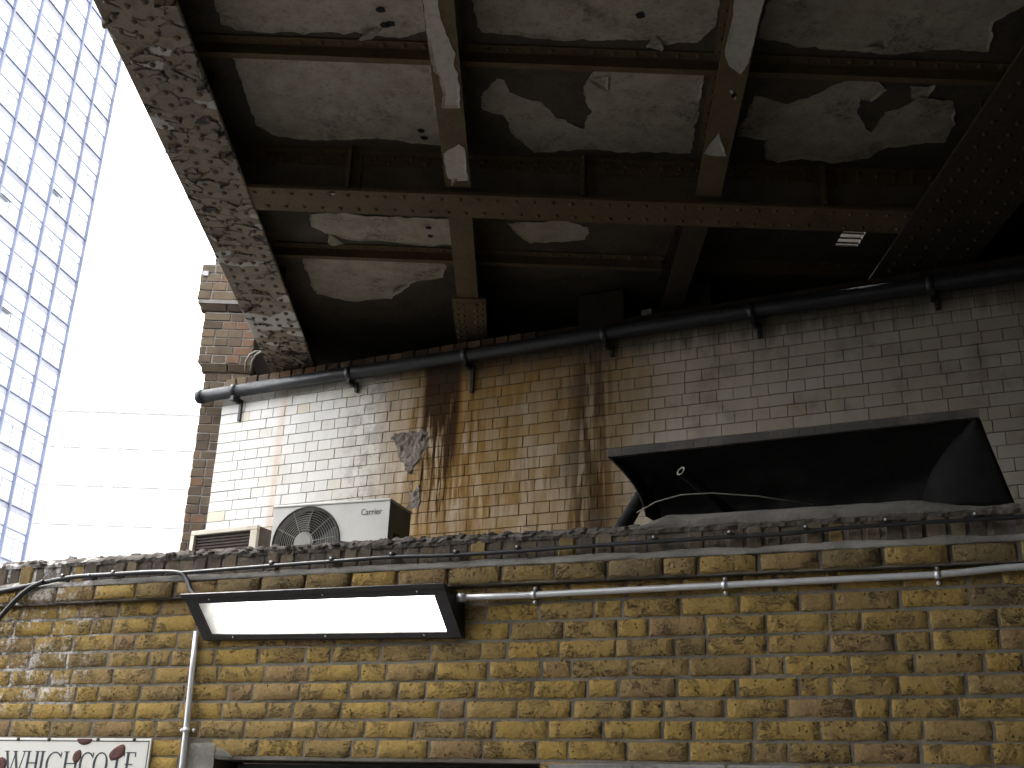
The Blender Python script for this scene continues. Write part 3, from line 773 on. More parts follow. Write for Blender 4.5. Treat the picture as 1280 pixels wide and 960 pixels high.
# ballast wall at the back of the shelf
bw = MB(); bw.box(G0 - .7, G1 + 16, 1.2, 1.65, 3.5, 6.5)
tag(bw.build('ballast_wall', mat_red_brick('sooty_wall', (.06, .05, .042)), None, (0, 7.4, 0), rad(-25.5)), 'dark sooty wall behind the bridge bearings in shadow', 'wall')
# bearing pads in the dark
for bx_, wd, hh in ((-1.66, .30, .05), (.52, .34, .36), (1.1, .3, .3), (2.35, .6, .05)):
    s_ = bx_ / math.cos(rad(25.5))
    tag(MB().box(-wd / 2, wd / 2, -.2, .2, 0, hh, bev=.015).build('bearing_block', M_IRONDK, None, W2.matrix_basis @ Vector((s_, .42, 4.925)), rad(-25.5)),
        {-1.66: 'low dark bearing block under the peeling edge girder', .52: 'tall dark block standing on the bearing shelf, left of two', 1.1: 'shorter dark block on the bearing shelf near the middle', 2.35: 'low dark bearing block under the right hand girder'}[bx_], 'bearing', 'bearing blocks on the shelf')

# drain pipe below the bridge bearings
dp = tag(empty('drain_pipe', W2.matrix_basis @ Vector((-2.70, -.075, 4.79)), rad(-25.5)), 'long black drain pipe along the top of the glazed wall', 'pipe')
pts = [(0, 0, 0), (1.3, 0, .006), (2.6, 0, .004), (3.4, 0, .012), (4.4, 0, .014), (6.0, 0, 0.0), (6.9, 0, 0)]
MB().tube(pts, .05, 20).build('pipe', M_PIPE, dp)
MB().tube([(-.015, 0, 0), (.03, 0, 0)], .057, 20).build('collar', M_PIPE, dp)
for k_, x in enumerate((.34, 1.40, 2.37, 3.42, 4.42, 5.5)):
    MB().tube([(x - .022, 0, .004), (x + .022, 0, .004)], .058, 18).build('collar', M_PIPE, dp)
    b_ = MB(); b_.box(x - .014, x + .014, -.03, .07, -.085, -.04, bev=.004)
    hh = (.19, .09, .22, .10, .12, .1)[k_]
    b_.box(x + .012, x + .034, .052, .074, -.04 - hh, -.05, bev=.005)
    b_.build('bracket', M_PIPE, dp)
tag(brick_mesh(.085, .04, .05, 4242, rough=.012, nx=5, nz=5, bev=.012).build('stone', M_SLAB, None, W2.matrix_basis @ Vector((1.0, -.03, 4.945)), rad(-25.5)), 'pale loose lump resting above the drain pipe', 'rubble')

# pair of loose grey cables at the girder end
for k_ in range(2):
    x = -2.02 + k_ * .045
    e = tag(empty('hanging_cable', (x, 8.18, 4.93)), ('grey cable bending out beneath the girder end, left of the pair', 'grey cable bending out beneath the girder end, right of the pair')[k_], 'cable', 'cables at girder end')
    MB().tube([(-.05, .03, -.02), (-.045, 0, .05), (-.02, -.01, .1), (.02, 0, .135), (.08, .03, .15)], .009, 8).build('sheath', M_ACDK, e)

# ------------------------------------------------------------------ pier
pier = tag(empty('brick_pier', (-2.3, 8.6, 0)), 'brown brick pier with a projecting band behind the girder end', 'pier')
PX = 2.3
def pier_core(x0, x1, y0, z0, z1): MB().box(x0 + PX, x1 + PX, y0, .7, z0, z1).build('mortar_core', M_PMORT, pier)
rr = random.Random(77)
def pier_rows(x0, x1, yf, z0, z1, pitch=.0745):
    n = max(1, round((z1 - z0) / pitch)); ph = (z1 - z0) / n
    for r_ in range(n):
        zc = z0 + (r_ + .5) * ph; x = x0 - (rr.choice((0, .055, .11)) if True else 0)
        while x < x1:
            wd = rr.choice((.212, .104, .104, .104)); a, b = max(x, x0), min(x + wd, x1); x += wd + .01
            if b - a < .025: continue
            global seed
            seed += 1
            brick_mesh(b - a, ph - .009, .06, seed, rough=.004, nx=5, nz=4, bev=.004, tint=(rr.uniform(.15, .84), rr.random(), rr.random())).build('brick', M_PIER, pier, ((a + b) / 2 + PX, yf + rr.uniform(-.004, .003), zc), smooth=False)
pier_core(-2.483, -2.13, .005, 0, 5.10); pier_core(-2.540, -2.117, .005 - .05, 5.10, 5.56); pier_core(-2.605, -2.12, .005 - .1, 5.62, 5.975); pier_core(-2.54, -2.1, .012 - .04, 5.56, 5.62); pier_core(-2.53, -2.15, .012, 5.975, 7.2)
pier_rows(-2.49, -2.125, 0, 3.2, 5.04); pier_rows(-2.548, -2.117, -.05, 5.105, 5.555); pier_rows(-2.612, -2.115, -.1, 5.65, 5.97); pier_rows(-2.54, -2.15, 0, 5.98, 7.2)
for zc, xo, yo in ((5.075, -2.52, -.03), (5.60, -2.585, -.07)):     # splayed corbel courses
    x = xo; 
    while x < -2.12:
        b = min(x + .21, -2.115); seed += 1
        m_ = brick_mesh(b - x, .062, .08, seed, rough=.004, nx=4, nz=4)
        m_.v = [(vx, vy - (.022 if vz > 0 and vy < .05 else -.012 if vy < .05 else 0), vz) for vx, vy, vz in m_.v]
        m_.build('corbel_brick', M_PIER, pier, ((x + b) / 2 + PX, yo, zc), smooth=False); x = b + .01
MB().box(-2.1295 + PX, -2.1165 + PX, .004, .7, 0, 5.098).box(-2.1165 + PX, -2.108 + PX, -.035, .7, 5.099, 7.2).build('shade_dark_return_face', M_IRONDK, pier)  # dark sheet on the pier's side, with the recess shade put into its colour
MB().box(-2.593 + PX, -2.55 + PX, -.112, -.098, 5.86, 5.905, bev=.004).build('pale_plate', worn('lilac_plate', (.55, .5, .6), .4), pier)

# ------------------------------------------------------------------ bridge
br = tag(empty('railway_bridge', (0, 0, 0)), 'dark riveted iron railway bridge overhead with peeling pale paint', 'bridge')
ZB, ZD, ZS = 4.97, 5.3, 5.02
YB = -4.6
def w2y(x, d=0.0): return 7.4 - x * math.tan(rad(25.5)) + d / math.cos(rad(25.5))

def rivet_rows(rows, r=.016, h=.85):
    m = MB(); q = random.Random(3)
    for (p0, p1, step, ax) in rows:
        p0, p1 = Vector(p0), Vector(p1); n = int((p1 - p0).length / step)
        for i in range(n + 1):
            p = p0.lerp(p1, i / max(1, n)) + Vector((q.uniform(-.003, .003), q.uniform(-.004, .004), 0))
            m.dome(p, r * q.uniform(.9, 1.1), ax, 7, h)
    return m

def main_girder(name, x0, x1, y1, z, crazed, ywebs, paint=None):
    paint = paint or M_IRON
    g = MB(); xc = (x0 + x1) / 2
    g.box(xc - .012, xc + .012, YB, y1, z + .02, z + 1.5)
    for q in (-1, 1):
        g.box(*sorted((xc + q * .0125, xc + q * .10)), YB, y1, z + .021, z + .036)
        g.box(*sorted((xc + q * .0125, xc + q * .028)), YB, y1, z + .037, z + .12)
    g.box(x0, x1, YB, y1, z + 1.5, z + 1.525)
    for y in ywebs:
        g.box(xc - .1, xc + .1, y - .012, y + .012, z + .04, z + 1.49)
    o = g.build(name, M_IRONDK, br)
    fl = MB().box(x0, x1, YB, y1, z + .004, z + .0195).build('bottom_flange', paint, o)
    st = (x1 - x0) / 4.4
    rows = [((x0 + st * (.7 + k_), 2.6, z + .002), (x0 + st * (.7 + k_), y1 - .05, z + .002), .104, (0, 0, -1)) for k_ in range(4)]
    if not crazed: stuff(rivet_rows(rows).build('rivets', paint, o, smooth=True))
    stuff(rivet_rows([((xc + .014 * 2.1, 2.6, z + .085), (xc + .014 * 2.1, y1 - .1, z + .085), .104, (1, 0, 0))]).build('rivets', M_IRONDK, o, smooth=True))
    return o
eg = main_girder('edge_girder', -1.905, -1.535, 8.95, ZB, True, [8.3, 7.2, 6.1, 5.0, 3.9])
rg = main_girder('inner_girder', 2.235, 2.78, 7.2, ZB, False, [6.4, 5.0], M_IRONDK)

# crazed, curling paint on the underside of the edge girder: every flake is relief
def crazed_sheet():
    rs = np.random.RandomState(5)
    x0, x1, y0, y1 = -1.905, -1.535, 3.0, 8.62
    nx_, ny_ = 62, 800
    gx, gy = np.meshgrid(np.linspace(x0, x1, nx_), np.linspace(y0, y1, ny_))
    # flakes: jittered seeds, wider across the flange than along
    sx, sy = .105, .07
    S = []
    for yy in np.arange(y0 - .1, y1 + .1, sy):
        for xx in np.arange(x0 - .1, x1 + .1, sx):
            S.append((xx + rs.uniform(-.5, .5) * sx, yy + rs.uniform(-.5, .5) * sy))
    S = np.array(S); K = len(S); W_ = rs.uniform(0, .03, K)
    wx = gx.copy(); wy = gy.copy()
    for s_, am in ((9.0, .024), (25.0, .011), (60., .004)):
        for i in range(ny_):
            pass
        ph = rs.uniform(0, 6.28, 8)
        wx = wx + am * (np.sin(gy * s_ + ph[0]) * np.cos(gx * s_ * 1.3 + ph[1]) + .6 * np.sin(gy * s_ * 1.7 + gx * s_ + ph[2]))
        wy = wy + am * (np.sin(gx * s_ * 1.1 + ph[3]) * np.cos(gy * s_ * .9 + ph[4]) + .6 * np.sin(gx * s_ * 1.6 - gy * s_ * 1.2 + ph[5]))
    pts = np.stack([wx.ravel(), wy.ravel()], 1)
    id1 = np.zeros(len(pts), int); f1 = np.zeros(len(pts)); f2 = np.zeros(len(pts))
    for c in range(0, len(pts), 4000):
        d = np.sqrt(((pts[c:c + 4000, None, 0] - S[None, :, 0]) / 1.5) ** 2 + (pts[c:c + 4000, None, 1] - S[None, :, 1]) ** 2) + W_[None, :]
        o = np.argpartition(d, 2, axis=1)[:, :2]; dd = np.take_along_axis(d, o, 1); sw = dd[:, 0] > dd[:, 1]
        id1[c:c + 4000] = np.where(sw, o[:, 1], o[:, 0]); f1[c:c + 4000] = dd.min(1); f2[c:c + 4000] = dd.max(1)
    edge = (f2 - f1)
    lift = rs.uniform(0, 1, K) ** 1.6
    ang = rs.normal(-1.57, .9, K)          # flakes mostly let go on the side towards the street mouth
    pale = (rs.uniform(0, 1, K) < .06).astype(float)
    # a pale, fully stripped stretch near the abutment
    pale[(S[:, 1] > 7.25) & (S[:, 1] < 7.72) & (rs.uniform(0, 1, K) < .75)] = 1
    shade = rs.uniform(0, 1, K)
    cx, cy = S[id1, 0], S[id1, 1]
    slope = ((pts[:, 0] - cx) * np.cos(ang[id1]) + (pts[:, 1] - cy) * np.sin(ang[id1])) / .06
    curl = np.clip(slope, 0, 1.2) ** 1.7
    drop = lift[id1] * curl * .03 * (1 - pale[id1])
    crack = np.clip(1.25 - edge / .015, 0, 1) * np.clip(.15 + lift[id1] * 2.6 * (slope > -.35), 0, 1) * (1 - pale[id1] * .6)
    z = ZB - .0015 - drop - .003 * (1 - pale[id1]) + crack * .0035
    z += rs.normal(0, .0004, len(z))
    xb = np.minimum(gx.ravel() - x0, x1 - gx.ravel())
    z = np.where(xb < .004, ZB + .003, z)
    m = MB()
    m.v = [tuple(p) for p in np.stack([gx.ravel(), gy.ravel(), z], 1)]
    m.t = [tuple(q) for q in np.stack([pale[id1] * .5 + .45 * pale[id1], shade[id1], crack], 1)]
    idx = np.arange(nx_ * ny_).reshape(ny_, nx_)
    q = np.stack([idx[:-1, :-1], idx[1:, :-1], idx[1:, 1:], idx[:-1, 1:]], -1).reshape(-1, 4)
    m.f = [tuple(int(v) for v in r_) for r_ in q]
    return m
stuff(crazed_sheet().build('flaking_paint', M_FLANGE, eg, smooth=False))
st = .37 / 4.4
stuff(rivet_rows([((-1.905 + st * (.7 + k_), 3.0 + .03 * (k_ % 2), ZB - .006), (-1.905 + st * (.7 + k_), 8.4, ZB - .006), .104, (0, 0, -1)) for k_ in range(4)], .0165, .9).build('rivets', M_FLANGE, eg, smooth=True))

# cross girders
def cross_girder(yc, x0, x1, detail, name='cross_girder'):
    g = MB(); fx0, fx1 = x0, x1; x0, x1 = -1.706, 2.494
    for q in (-1, 1):
        g.box(x0, x1, *sorted((yc + q * .0085, yc + q * .06)), ZD - .018, ZD - .003)
        g.box(x0, x1, *sorted((yc + q * .0085, yc + q * .02)), ZD - .085, ZD - .0185)
        g.box(x0, x1, *sorted((yc + q * .0085, yc + q * .02)), ZB + .038, ZB + .09)
        g.box(x0, x1, *sorted((yc + q * .0085, yc + q * .07)), ZB + .0225, ZB + .0375)
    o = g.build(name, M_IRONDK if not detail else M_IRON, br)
    MB().box(fx0, fx1, yc - .125, yc + .125, ZB + .004, ZB + .022).build('bottom_flange', M_IRON, o)
    MB().box(x0, x1, yc - .008, yc + .008, ZB + .022, ZD - .002).build('web_plate', M_WEB, o)
    if detail:
        for q in (-.98, .36, 1.74):
            MB().box(q - .01, q + .01, yc - .11, yc - .0215, ZB + .039, ZD - .02).box(q + .011, q + .062, yc - .035, yc - .0215, ZB + .04, ZD - .02).build('stiffener', M_IRON, o)
        rows = [((fx0 + .03, yc - .078, ZB + .004), (fx1 - .03, yc - .078, ZB + .004), .104, (0, 0, -1)), ((fx0 + .08, yc + .07, ZB + .004), (fx1 - .03, yc + .07, ZB + .004), .104, (0, 0, -1)),
                ((x0, yc - .02, ZD - .07), (x1, yc - .02, ZD - .07), .104, (0, -1, 0)), ((x0 + .03, yc - .02, ZD - .036), (x1, yc - .02, ZD - .036), .104, (0, -1, 0)), ((x0 + .05, yc - .045, ZD - .018), (x1, yc - .04, ZD - .018), .104, (0, 0, -1)),
                ((x0, yc - .02, ZB + .065), (x1, yc - .02, ZB + .065), .104, (0, -1, 0))]
        stuff(rivet_rows(rows).build('rivets', M_IRON, o, smooth=True))
    return o
cross_girder(5.72, -1.533, 2.233, True)
for y in (3.5, 1.3, -.9, -3.1): cross_girder(y, -1.533, 2.233, False)

# ribs under the deck plates
def rib(y, x0, x1):
    o = MB().box(x0, x1, y - .005, y + .005, ZD - .062, ZD - .002).box(x0, x1, y + .006, y + .05, ZD - .012, ZD - .003).box(x0, x1, y - .066, y - .006, ZD - .012, ZD - .003).box(x0, x1, y - .012, y + .03, ZD - .075, ZD - .063).build('rib', M_IRON, br)
    stuff(rivet_rows([((x0 + .05, y - .04, ZD - .012), (x1, y - .04, ZD - .012), .1, (0, 0, -1))], .018).build('rivets', M_IRON, o, smooth=True))
for a, b in ((-1.70, -.40), (-.34, .98), (1.05, 2.5)):
    rib(4.74, a, b); rib(6.88, a, b)

# stringers (slightly out of true, as in the picture)
def stringer(pn, pf, hw=.071, paint=None):
    paint = paint or M_IRON
    (xn, yn), (xf, yf) = pn, pf
    g = MB()
    def bar(a, b, z0, z1):
        g.hexa([(xn + a, yn, z0), (xn + b, yn, z0), (xf + b, yf, z0), (xf + a, yf, z0), (xn + a, yn, z1), (xn + b, yn, z1), (xf + b, yf, z1), (xf + a, yf, z1)])
    bar(-.008, .008, ZS + .017, ZD - .002); bar(-hw, hw, ZS + .002, ZS + .0165); bar(-.06, -.0085, ZD - .016, ZD - .003); bar(.0085, .06, ZD - .016, ZD - .003)
    o = g.build('stringer', paint, br)
    stuff(rivet_rows([((xn - .04, yn + .03, ZD - .016), (xf - .04, yf, ZD - .016), .1, (0, 0, -1)), ((xn - .0085, yn + .03, ZS + .05), (xf - .0085, yf, ZS + .05), .1, (-1, 0, 0))], .012).build('rivets', paint, o, smooth=True))
    return o
s1 = stringer((-.40, 3.6), (-.345, 5.59)); s1b = stringer((-.345, 5.85), (-.30, 8.2))
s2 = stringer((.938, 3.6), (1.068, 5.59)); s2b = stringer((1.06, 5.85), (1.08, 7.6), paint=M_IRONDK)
gs = MB().hexa([(-.43, 7.0, ZS - .012), (-.20, 7.0, ZS - .012), (-.185, 8.1, ZS - .012), (-.415, 8.1, ZS - .012), (-.43, 7.0, ZS + .001), (-.20, 7.0, ZS + .001), (-.185, 8.1, ZS + .001), (-.415, 8.1, ZS + .001)]).build('gusset', M_IRON, s1b)
stuff(rivet_rows([((-.40, 7.06, ZS - .012), (-.39, 8.0, ZS - .012), .09, (0, 0, -1)), ((-.23, 7.06, ZS - .012), (-.22, 8.0, ZS - .012), .09, (0, 0, -1)), ((-.36, 7.08, ZS - .012), (-.35, 8.0, ZS - .012), .09, (0, 0, -1)), ((-.27, 7.08, ZS - .012), (-.26, 8.0, ZS - .012), .09, (0, 0, -1))]).build('rivets', M_IRON, s1b, smooth=True))
for x in (-.38, .95): stringer((x, YB + .3), (x, 3.4))

# deck plates, one per bay
XS = [(-1.72, -.372), (-.368, 1.008), (1.012, 2.505)]
for i, (a, b) in enumerate(XS):
    yend = w2y((a + b) / 2, 1.5)
    ys = [YB, -3.1, -.9, 1.3, 3.5, 4.74, 5.72, 6.88, 8.6, 9.9]
    for k_ in range(len(ys) - 1):
        if ys[k_] > yend: break
        y0, y1 = ys[k_] + .0015, min(ys[k_ + 1] - .0015, yend)
        if i == 2 and k_ == 6:      # an opening over the right-hand bearing, closed only by bars
            hx0, hx1, hy0, hy1 = 2.085, 2.232, 6.36, 6.60
            m = MB().box(a, hx0, y0, y1, ZD, ZD + .012).box(hx1, b, y0, y1, ZD, ZD + .012).box(hx0, hx1, y0, hy0, ZD, ZD + .012).box(hx0, hx1, hy1, y1, ZD, ZD + .012)
            pl = m.build('deck_plate', M_PLATE, br)
            for y in np.linspace(hy0 + .03, hy1 - .02, 4): MB().box(hx0 - .01, hx1 + .01, y - .009, y + .009, ZD + .0135, ZD + .018).build('bar', M_IRONDK, pl)
        else:
            MB().box(a, b, y0, y1, ZD, ZD + .012).build('deck_plate', M_PLATE, br)
MB().box(-1.71, 2.6, YB, 5.7, ZD + .05, ZD + .25).box(-1.71, 2.0, 5.7, 10.2, ZD + .05, ZD + .25).build('light_seal_slab', M_IRONDK, br)  # unseen slab added over the plates to stop sky leaking through their gaps
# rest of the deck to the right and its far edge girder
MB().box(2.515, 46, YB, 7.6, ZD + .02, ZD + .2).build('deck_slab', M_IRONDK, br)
main_girder('far_edge_girder', 45.6, 46.0, 2.0, ZB, False, [0.0])

# patches of pale paint still clinging on: real sheets with drooping, ragged rims
def ragged(poly, amp, seed_, step=.02):
    P = [Vector((x, y)) for x, y in poly]; out = []; n = len(P)
    for i in range(n):
        a, b = P[i], P[(i + 1) % n]; L_ = (b - a).length; k_ = max(1, int(L_ / step)); nr = Vector((-(b - a).y, (b - a).x)) / max(L_, 1e-6)
        for j in range(k_):
            p = a.lerp(b, j / k_)
            q = mnoise.fractal((p.x * 16 + seed_, p.y * 16, seed_ * 1.7), 1, 2.2, 4)
            out.append(p + nr * q * amp)
    return out
import mathutils.geometry as mg
def paint_patch(poly, z, seed_, mat, parent, amp=.02, droop=.012, name='paint_patch', clip=None):
    pts = ragged(poly, amp, seed_)
    if clip: pts = [Vector((min(max(p.x, clip(p.y)[0]), clip(p.y)[1]), p.y)) for p in pts]
    n = len(pts); inner = []
    area = sum(pts[i].x * pts[(i + 1) % n].y - pts[(i + 1) % n].x * pts[i].y for i in range(n)); sgn = 1 if area > 0 else -1
    for i in range(n):
        tg = (pts[(i + 2) % n] - pts[i - 2]); nr = Vector((-tg.y, tg.x)) * sgn / max(tg.length, 1e-6)
        inner.append(pts[i] + nr * .014)
    m = MB(); vs_ = []; fs = []
    for i in range(n):
        q = max(0, mnoise.noise((pts[i].x * 6 + seed_, pts[i].y * 6, 3.3)) + .1) * 1.6
        vs_.append((pts[i].x, pts[i].y, z - .001 - droop * q))
    for p in inner: vs_.append((p.x, p.y, z - .001))
    for i in range(n): fs.append((i, n + i, n + (i + 1) % n, (i + 1) % n))
    tri = mg.tessellate_polygon([[Vector((p.x, p.y, 0)) for p in inner]])
    for t3 in tri: fs.append(tuple(n + q for q in t3))
    m.add(vs_, fs)
    o = m.build(name, mat, parent)
    sm = o.modifiers.new('thickness', 'SOLIDIFY'); sm.thickness = .0016; sm.offset = 0
    return o
DECK_PATCHES = [
   [(-1.5, 3.9), (-0.484, 3.9), (-0.490, 4.591), (-0.623, 4.65), (-0.819, 4.633), (-1.158, 4.64), (-1.417, 4.642), (-1.50, 4.602)],
   [(-1.50, 4.811), (-1.166, 4.815), (-0.876, 4.809), (-0.48, 4.809), (-0.468, 5.195), (-0.454, 5.594), (-0.601, 5.571), (-0.737, 5.556), (-0.966, 5.554), (-1.269, 5.59), (-1.421, 5.544), (-1.49, 5.471), (-1.50, 5.262), (-1.50, 5.016)],
   [(-0.268, 3.9), (-0.251, 4.471), (-0.214, 4.587), (-0.064, 4.59), (0.103, 4.617), (0.412, 4.612), (0.628, 4.599), (0.691, 4.626), (0.846, 4.599), (0.916, 4.482), (0.881, 3.9)],
   [(-0.228, 5.116), (-0.138, 4.951), (-0.092, 4.962), (-0.074, 5.071), (0.103, 5.153), (0.183, 5.272), (0.348, 5.368), (0.372, 5.216), (0.313, 5.006), (0.371, 4.835), (0.591, 4.809), (0.766, 4.806), (0.927, 4.822), (0.946, 5.108), (0.977, 5.58), (0.694, 5.583), (0.409, 5.578), (0.08, 5.624), (0.018, 5.547), (-0.052, 5.432), (-0.107, 5.276), (-0.217, 5.223)],
   [(1.12, 3.9), (1.141, 4.54), (1.334, 4.608), (1.808, 4.642), (2.057, 4.591), (2.285, 4.59), (2.225, 4.363), (2.349, 4.239), (2.3, 3.9)],
   [(1.202, 5.397), (1.226, 5.026), (1.413, 5.073), (1.504, 5.009), (1.584, 4.918), (1.709, 4.84), (1.802, 4.835), (1.899, 4.927), (1.84, 5.017), (1.771, 4.992), (1.814, 5.168), (1.927, 5.302), (1.946, 5.13), (2.007, 5.096), (2.072, 4.974), (2.276, 5.005), (2.359, 5.227), (2.363, 5.387), (2.063, 5.439), (1.988, 5.563), (1.829, 5.608), (1.65, 5.585), (1.551, 5.609), (1.491, 5.646), (1.418, 5.618), (1.365, 5.419)],
   [(2.001, 4.893), (2.118, 4.858), (2.133, 4.999), (2.042, 4.99)],
   [(-1.345, 6.422), (-1.086, 6.403), (-0.81, 6.425), (-0.435, 6.419), (-0.424, 6.771), (-0.571, 6.783), (-0.838, 6.757), (-1.104, 6.745), (-1.273, 6.677), (-1.36, 6.595)],
   [(-1.474, 6.97), (-0.957, 6.954), (-0.535, 6.969), (-0.482, 7.088), (-0.512, 7.242), (-0.745, 7.365), (-0.911, 7.624), (-1.216, 7.706), (-1.47, 7.592), (-1.49, 7.173)],
   [(-0.071, 6.456), (0.281, 6.388), (0.457, 6.46), (0.448, 6.637), (0.076, 6.71), (0.007, 6.581)],
   [(0.34, 4.922), (0.437, 4.889), (0.45, 5.029), (0.407, 5.003)],
]
STR_PATCHES = [
   [(-0.453, 4.06), (-0.45, 3.8), (-0.395, 3.9), (-0.386, 4.106), (-0.378, 4.18), (-0.35, 4.318), (-0.323, 4.406), (-0.332, 4.491), (-0.316, 4.557), (-0.31, 4.746), (-0.312, 4.824), (-0.403, 4.824), (-0.403, 4.751), (-0.392, 4.72), (-0.407, 4.572), (-0.432, 4.535), (-0.442, 4.386), (-0.449, 4.262)],
   [(-0.415, 5.253), (-0.328, 5.153), (-0.302, 5.186), (-0.294, 5.282), (-0.285, 5.507), (-0.367, 5.526), (-0.4, 5.489), (-0.412, 5.351)],
   [(0.885, 3.75), (1.006, 3.75), (1.029, 3.964), (1.035, 4.069), (1.046, 4.282), (1.050, 4.391), (1.028, 4.477), (0.97, 4.424), (0.931, 4.343), (0.92, 4.281), (0.92, 4.134)],
   [(0.97, 5.15), (1.015, 4.963), (1.094, 5.177), (1.007, 5.171)],
   [(1.002, 4.605), (1.014, 4.604), (1.048, 4.673), (1.04, 4.678)],
]
for i, p in enumerate(DECK_PATCHES): paint_patch(p, ZD - .001, i * 3.7, M_PALE, br, .016)
for i, p in enumerate(STR_PATCHES):
    fn = (lambda y: (-.40 + (y - 3.6) * .0276 - .07, -.40 + (y - 3.6) * .0276 + .07)) if i < 2 else (lambda y: (.938 + (y - 3.6) * .0653 - .07, .938 + (y - 3.6) * .0653 + .07))
    paint_patch(p, ZS, 60 + i * 2.9, M_PALE2, br, .006, .010, clip=fn)
# loose curls of paint hanging from the plates and the cross girder
def curl(x, y, z, ln, wd, rz, rad_, seed_, mat=M_PALE):
    m = MB(); n = 9; vs_ = []; fs = []
    for i in range(n):
        a = i / (n - 1) * ln / rad_
        for s_ in (-1, 0, 1):
            ww = wd * (1 - .75 * (i / (n - 1)) ** 1.5) * (1 + .2 * mnoise.noise((i * .8, seed_, s_)))
            vs_.append((s_ * ww / 2, rad_ * math.sin(a), -rad_ * (1 - math.cos(a))))
    for i in range(n - 1):
        for k_ in range(2): fs.append((i * 3 + k_, i * 3 + k_ + 1, i * 3 + k_ + 4, i * 3 + k_ + 3))
    o = m.add(vs_, fs).build('paint_curl', mat, br, (x, y, z), rz, smooth=True)
    sm = o.modifiers.new('thickness', 'SOLIDIFY'); sm.thickness = .0012
    return o
q = random.Random(12)
for x, y, z, ln, wd, rz in ((-.75, 4.655, ZD - .004, .09, .16, 2.2), (.62, 4.61, ZD - .004, .08, .09, -1.2), (-1.05, 5.64, ZB + .003, .045, .04, 2.6), (-.36, 5.5, ZS - .001, .05, .03, .4),
                            (1.72, 4.62, ZD - .004, .08, .12, 2.9), (-1.2, 6.75, ZD - .004, .07, .16, 1.0), (-.82, 7.45, ZD - .004, .1, .12, 2.3)):
    curl(x, y, z, ln, wd, rz, q.uniform(.06, .12), q.random() * 9)
# small rust holes in the plates
for x, y in ((-.70, 4.45), (-.69, 4.56), (-.66, 4.55), (-.565, 5.45), (-.55, 5.52), (-.58, 6.55), (-.575, 6.66), (.55, 4.42)):
    m = MB(); n = 9
    m.face([(.022 * (1 + .5 * mnoise.noise((math.cos(k_) * 2 + x * 9, math.sin(k_) * 2, y))) * math.cos(2 * math.pi * k_ / n), .022 * (1 + .5 * mnoise.noise((k_, x * 7, 2))) * math.sin(2 * math.pi * k_ / n), 0) for k_ in range(n)][::-1])
    m.build('rust_hole', M_DARK, br, (x, y, ZD - .006))

# opposite abutment, behind the viewer
ab = MB().box(-2.5, 48, 0, .6, 0, 5.3)
tag(ab.build('far_abutment', mat_red_brick('far_abutment_brick', (.05, .042, .034)), None, (0, YB, 0), 0.0), 'dark brick abutment carrying the other end of the bridge', 'wall')

# unseen terrace added behind and left of the viewer to limit the sky light
te = tag(empty('added_terrace', (-2.6, YB + .3, 0), 0), 'unseen brown brick terrace added across the street to limit sky light', 'building')
MB().box(-26, 0, -8, 0, 0, 7.5).build('wall', M_FARWALL, te)
MB().box(-26.2, .1, -8, .12, 7.5, 7.75).build('parapet', M_STONE, te)
tw0 = None
for r_ in range(2):
    for c_ in range(10):
        loc = (-24.5 + c_ * 2.5, .002, 1.0 + r_ * 3.2)
        if tw0 is None:
            tw0 = MB().box(0, 1.1, .0, .04, 0, 1.7).build('window', M_PIPE, te, loc)
            twf = MB().box(-.06, 1.16, .0, .12, -.1, -.002).box(.53, .57, .041, .06, 0, 1.7).box(0, 1.1, .041, .06, .83, .87).build('frame', M_CREAM, tw0)
        else:
            o = inst(tw0, 'window', te, loc); inst(twf, 'frame', o)

# ------------------------------------------------------------------ air conditioner
AA = rad(-20)
ac = tag(empty('air_conditioner', Matrix.Translation((0, 6.32, 0)) @ Matrix.Rotation(AA, 4, 'Z') @ Vector((-1.135, 0, 2.62)), AA), 'white outdoor air conditioner with round fan grille on the coping', 'air conditioner')
hw, AH, AD, AB_ = .392, .845, .30, .27       # half width, top, depth, underside (above roof)
FCX, FCZ, FR_ = -.150, .600, .222
# front with a round opening
m = MB(); n = 48
ring = [(FCX + FR_ * math.cos(2 * math.pi * k_ / n), FCZ + FR_ * math.sin(2 * math.pi * k_ / n)) for k_ in range(n)]
outer = []
for k_ in range(n):
    a = 2 * math.pi * k_ / n; c, s_ = math.cos(a), math.sin(a)
    tx = ((hw - FCX) if c > 0 else (FCX + hw)) / max(abs(c), 1e-6); tz = ((AH - .012 - FCZ) if s_ > 0 else (FCZ - AB_)) / max(abs(s_), 1e-6)
    t0 = min(tx, tz); outer.append((FCX + c * t0, FCZ + s_ * t0))
for k_ in range(n):
    j = (k_ + 1) % n
    m.face([(ring[k_][0], 0, ring[k_][1]), (outer[k_][0], 0, outer[k_][1]), (outer[j][0], 0, outer[j][1]), (ring[j][0], 0, ring[j][1])][::-1])
    m.face([(ring[k_][0], 0, ring[k_][1]), (ring[j][0], 0, ring[j][1]), (ring[j][0], .06, ring[j][1]), (ring[k_][0], .06, ring[k_][1])])
for cx_, cz_ in ((-hw, AH - .012), (hw, AH - .012), (hw, AB_), (-hw, AB_)):     # square off the corners left by the fan of faces
    near = sorted(outer, key=lambda p: (p[0] - cx_) ** 2 + (p[1] - cz_) ** 2)
    ex = [p for p in outer if abs(p[0] - cx_) < 1e-6]; ez = [p for p in outer if abs(p[1] - cz_) < 1e-6]
    if ex and ez:
        p1 = min(ex, key=lambda p: abs(p[1] - cz_)); p2 = min(ez, key=lambda p: abs(p[0] - cx_))
        m.face([(cx_, 0, cz_), (p1[0], 0, p1[1]), (p2[0], 0, p2[1])])
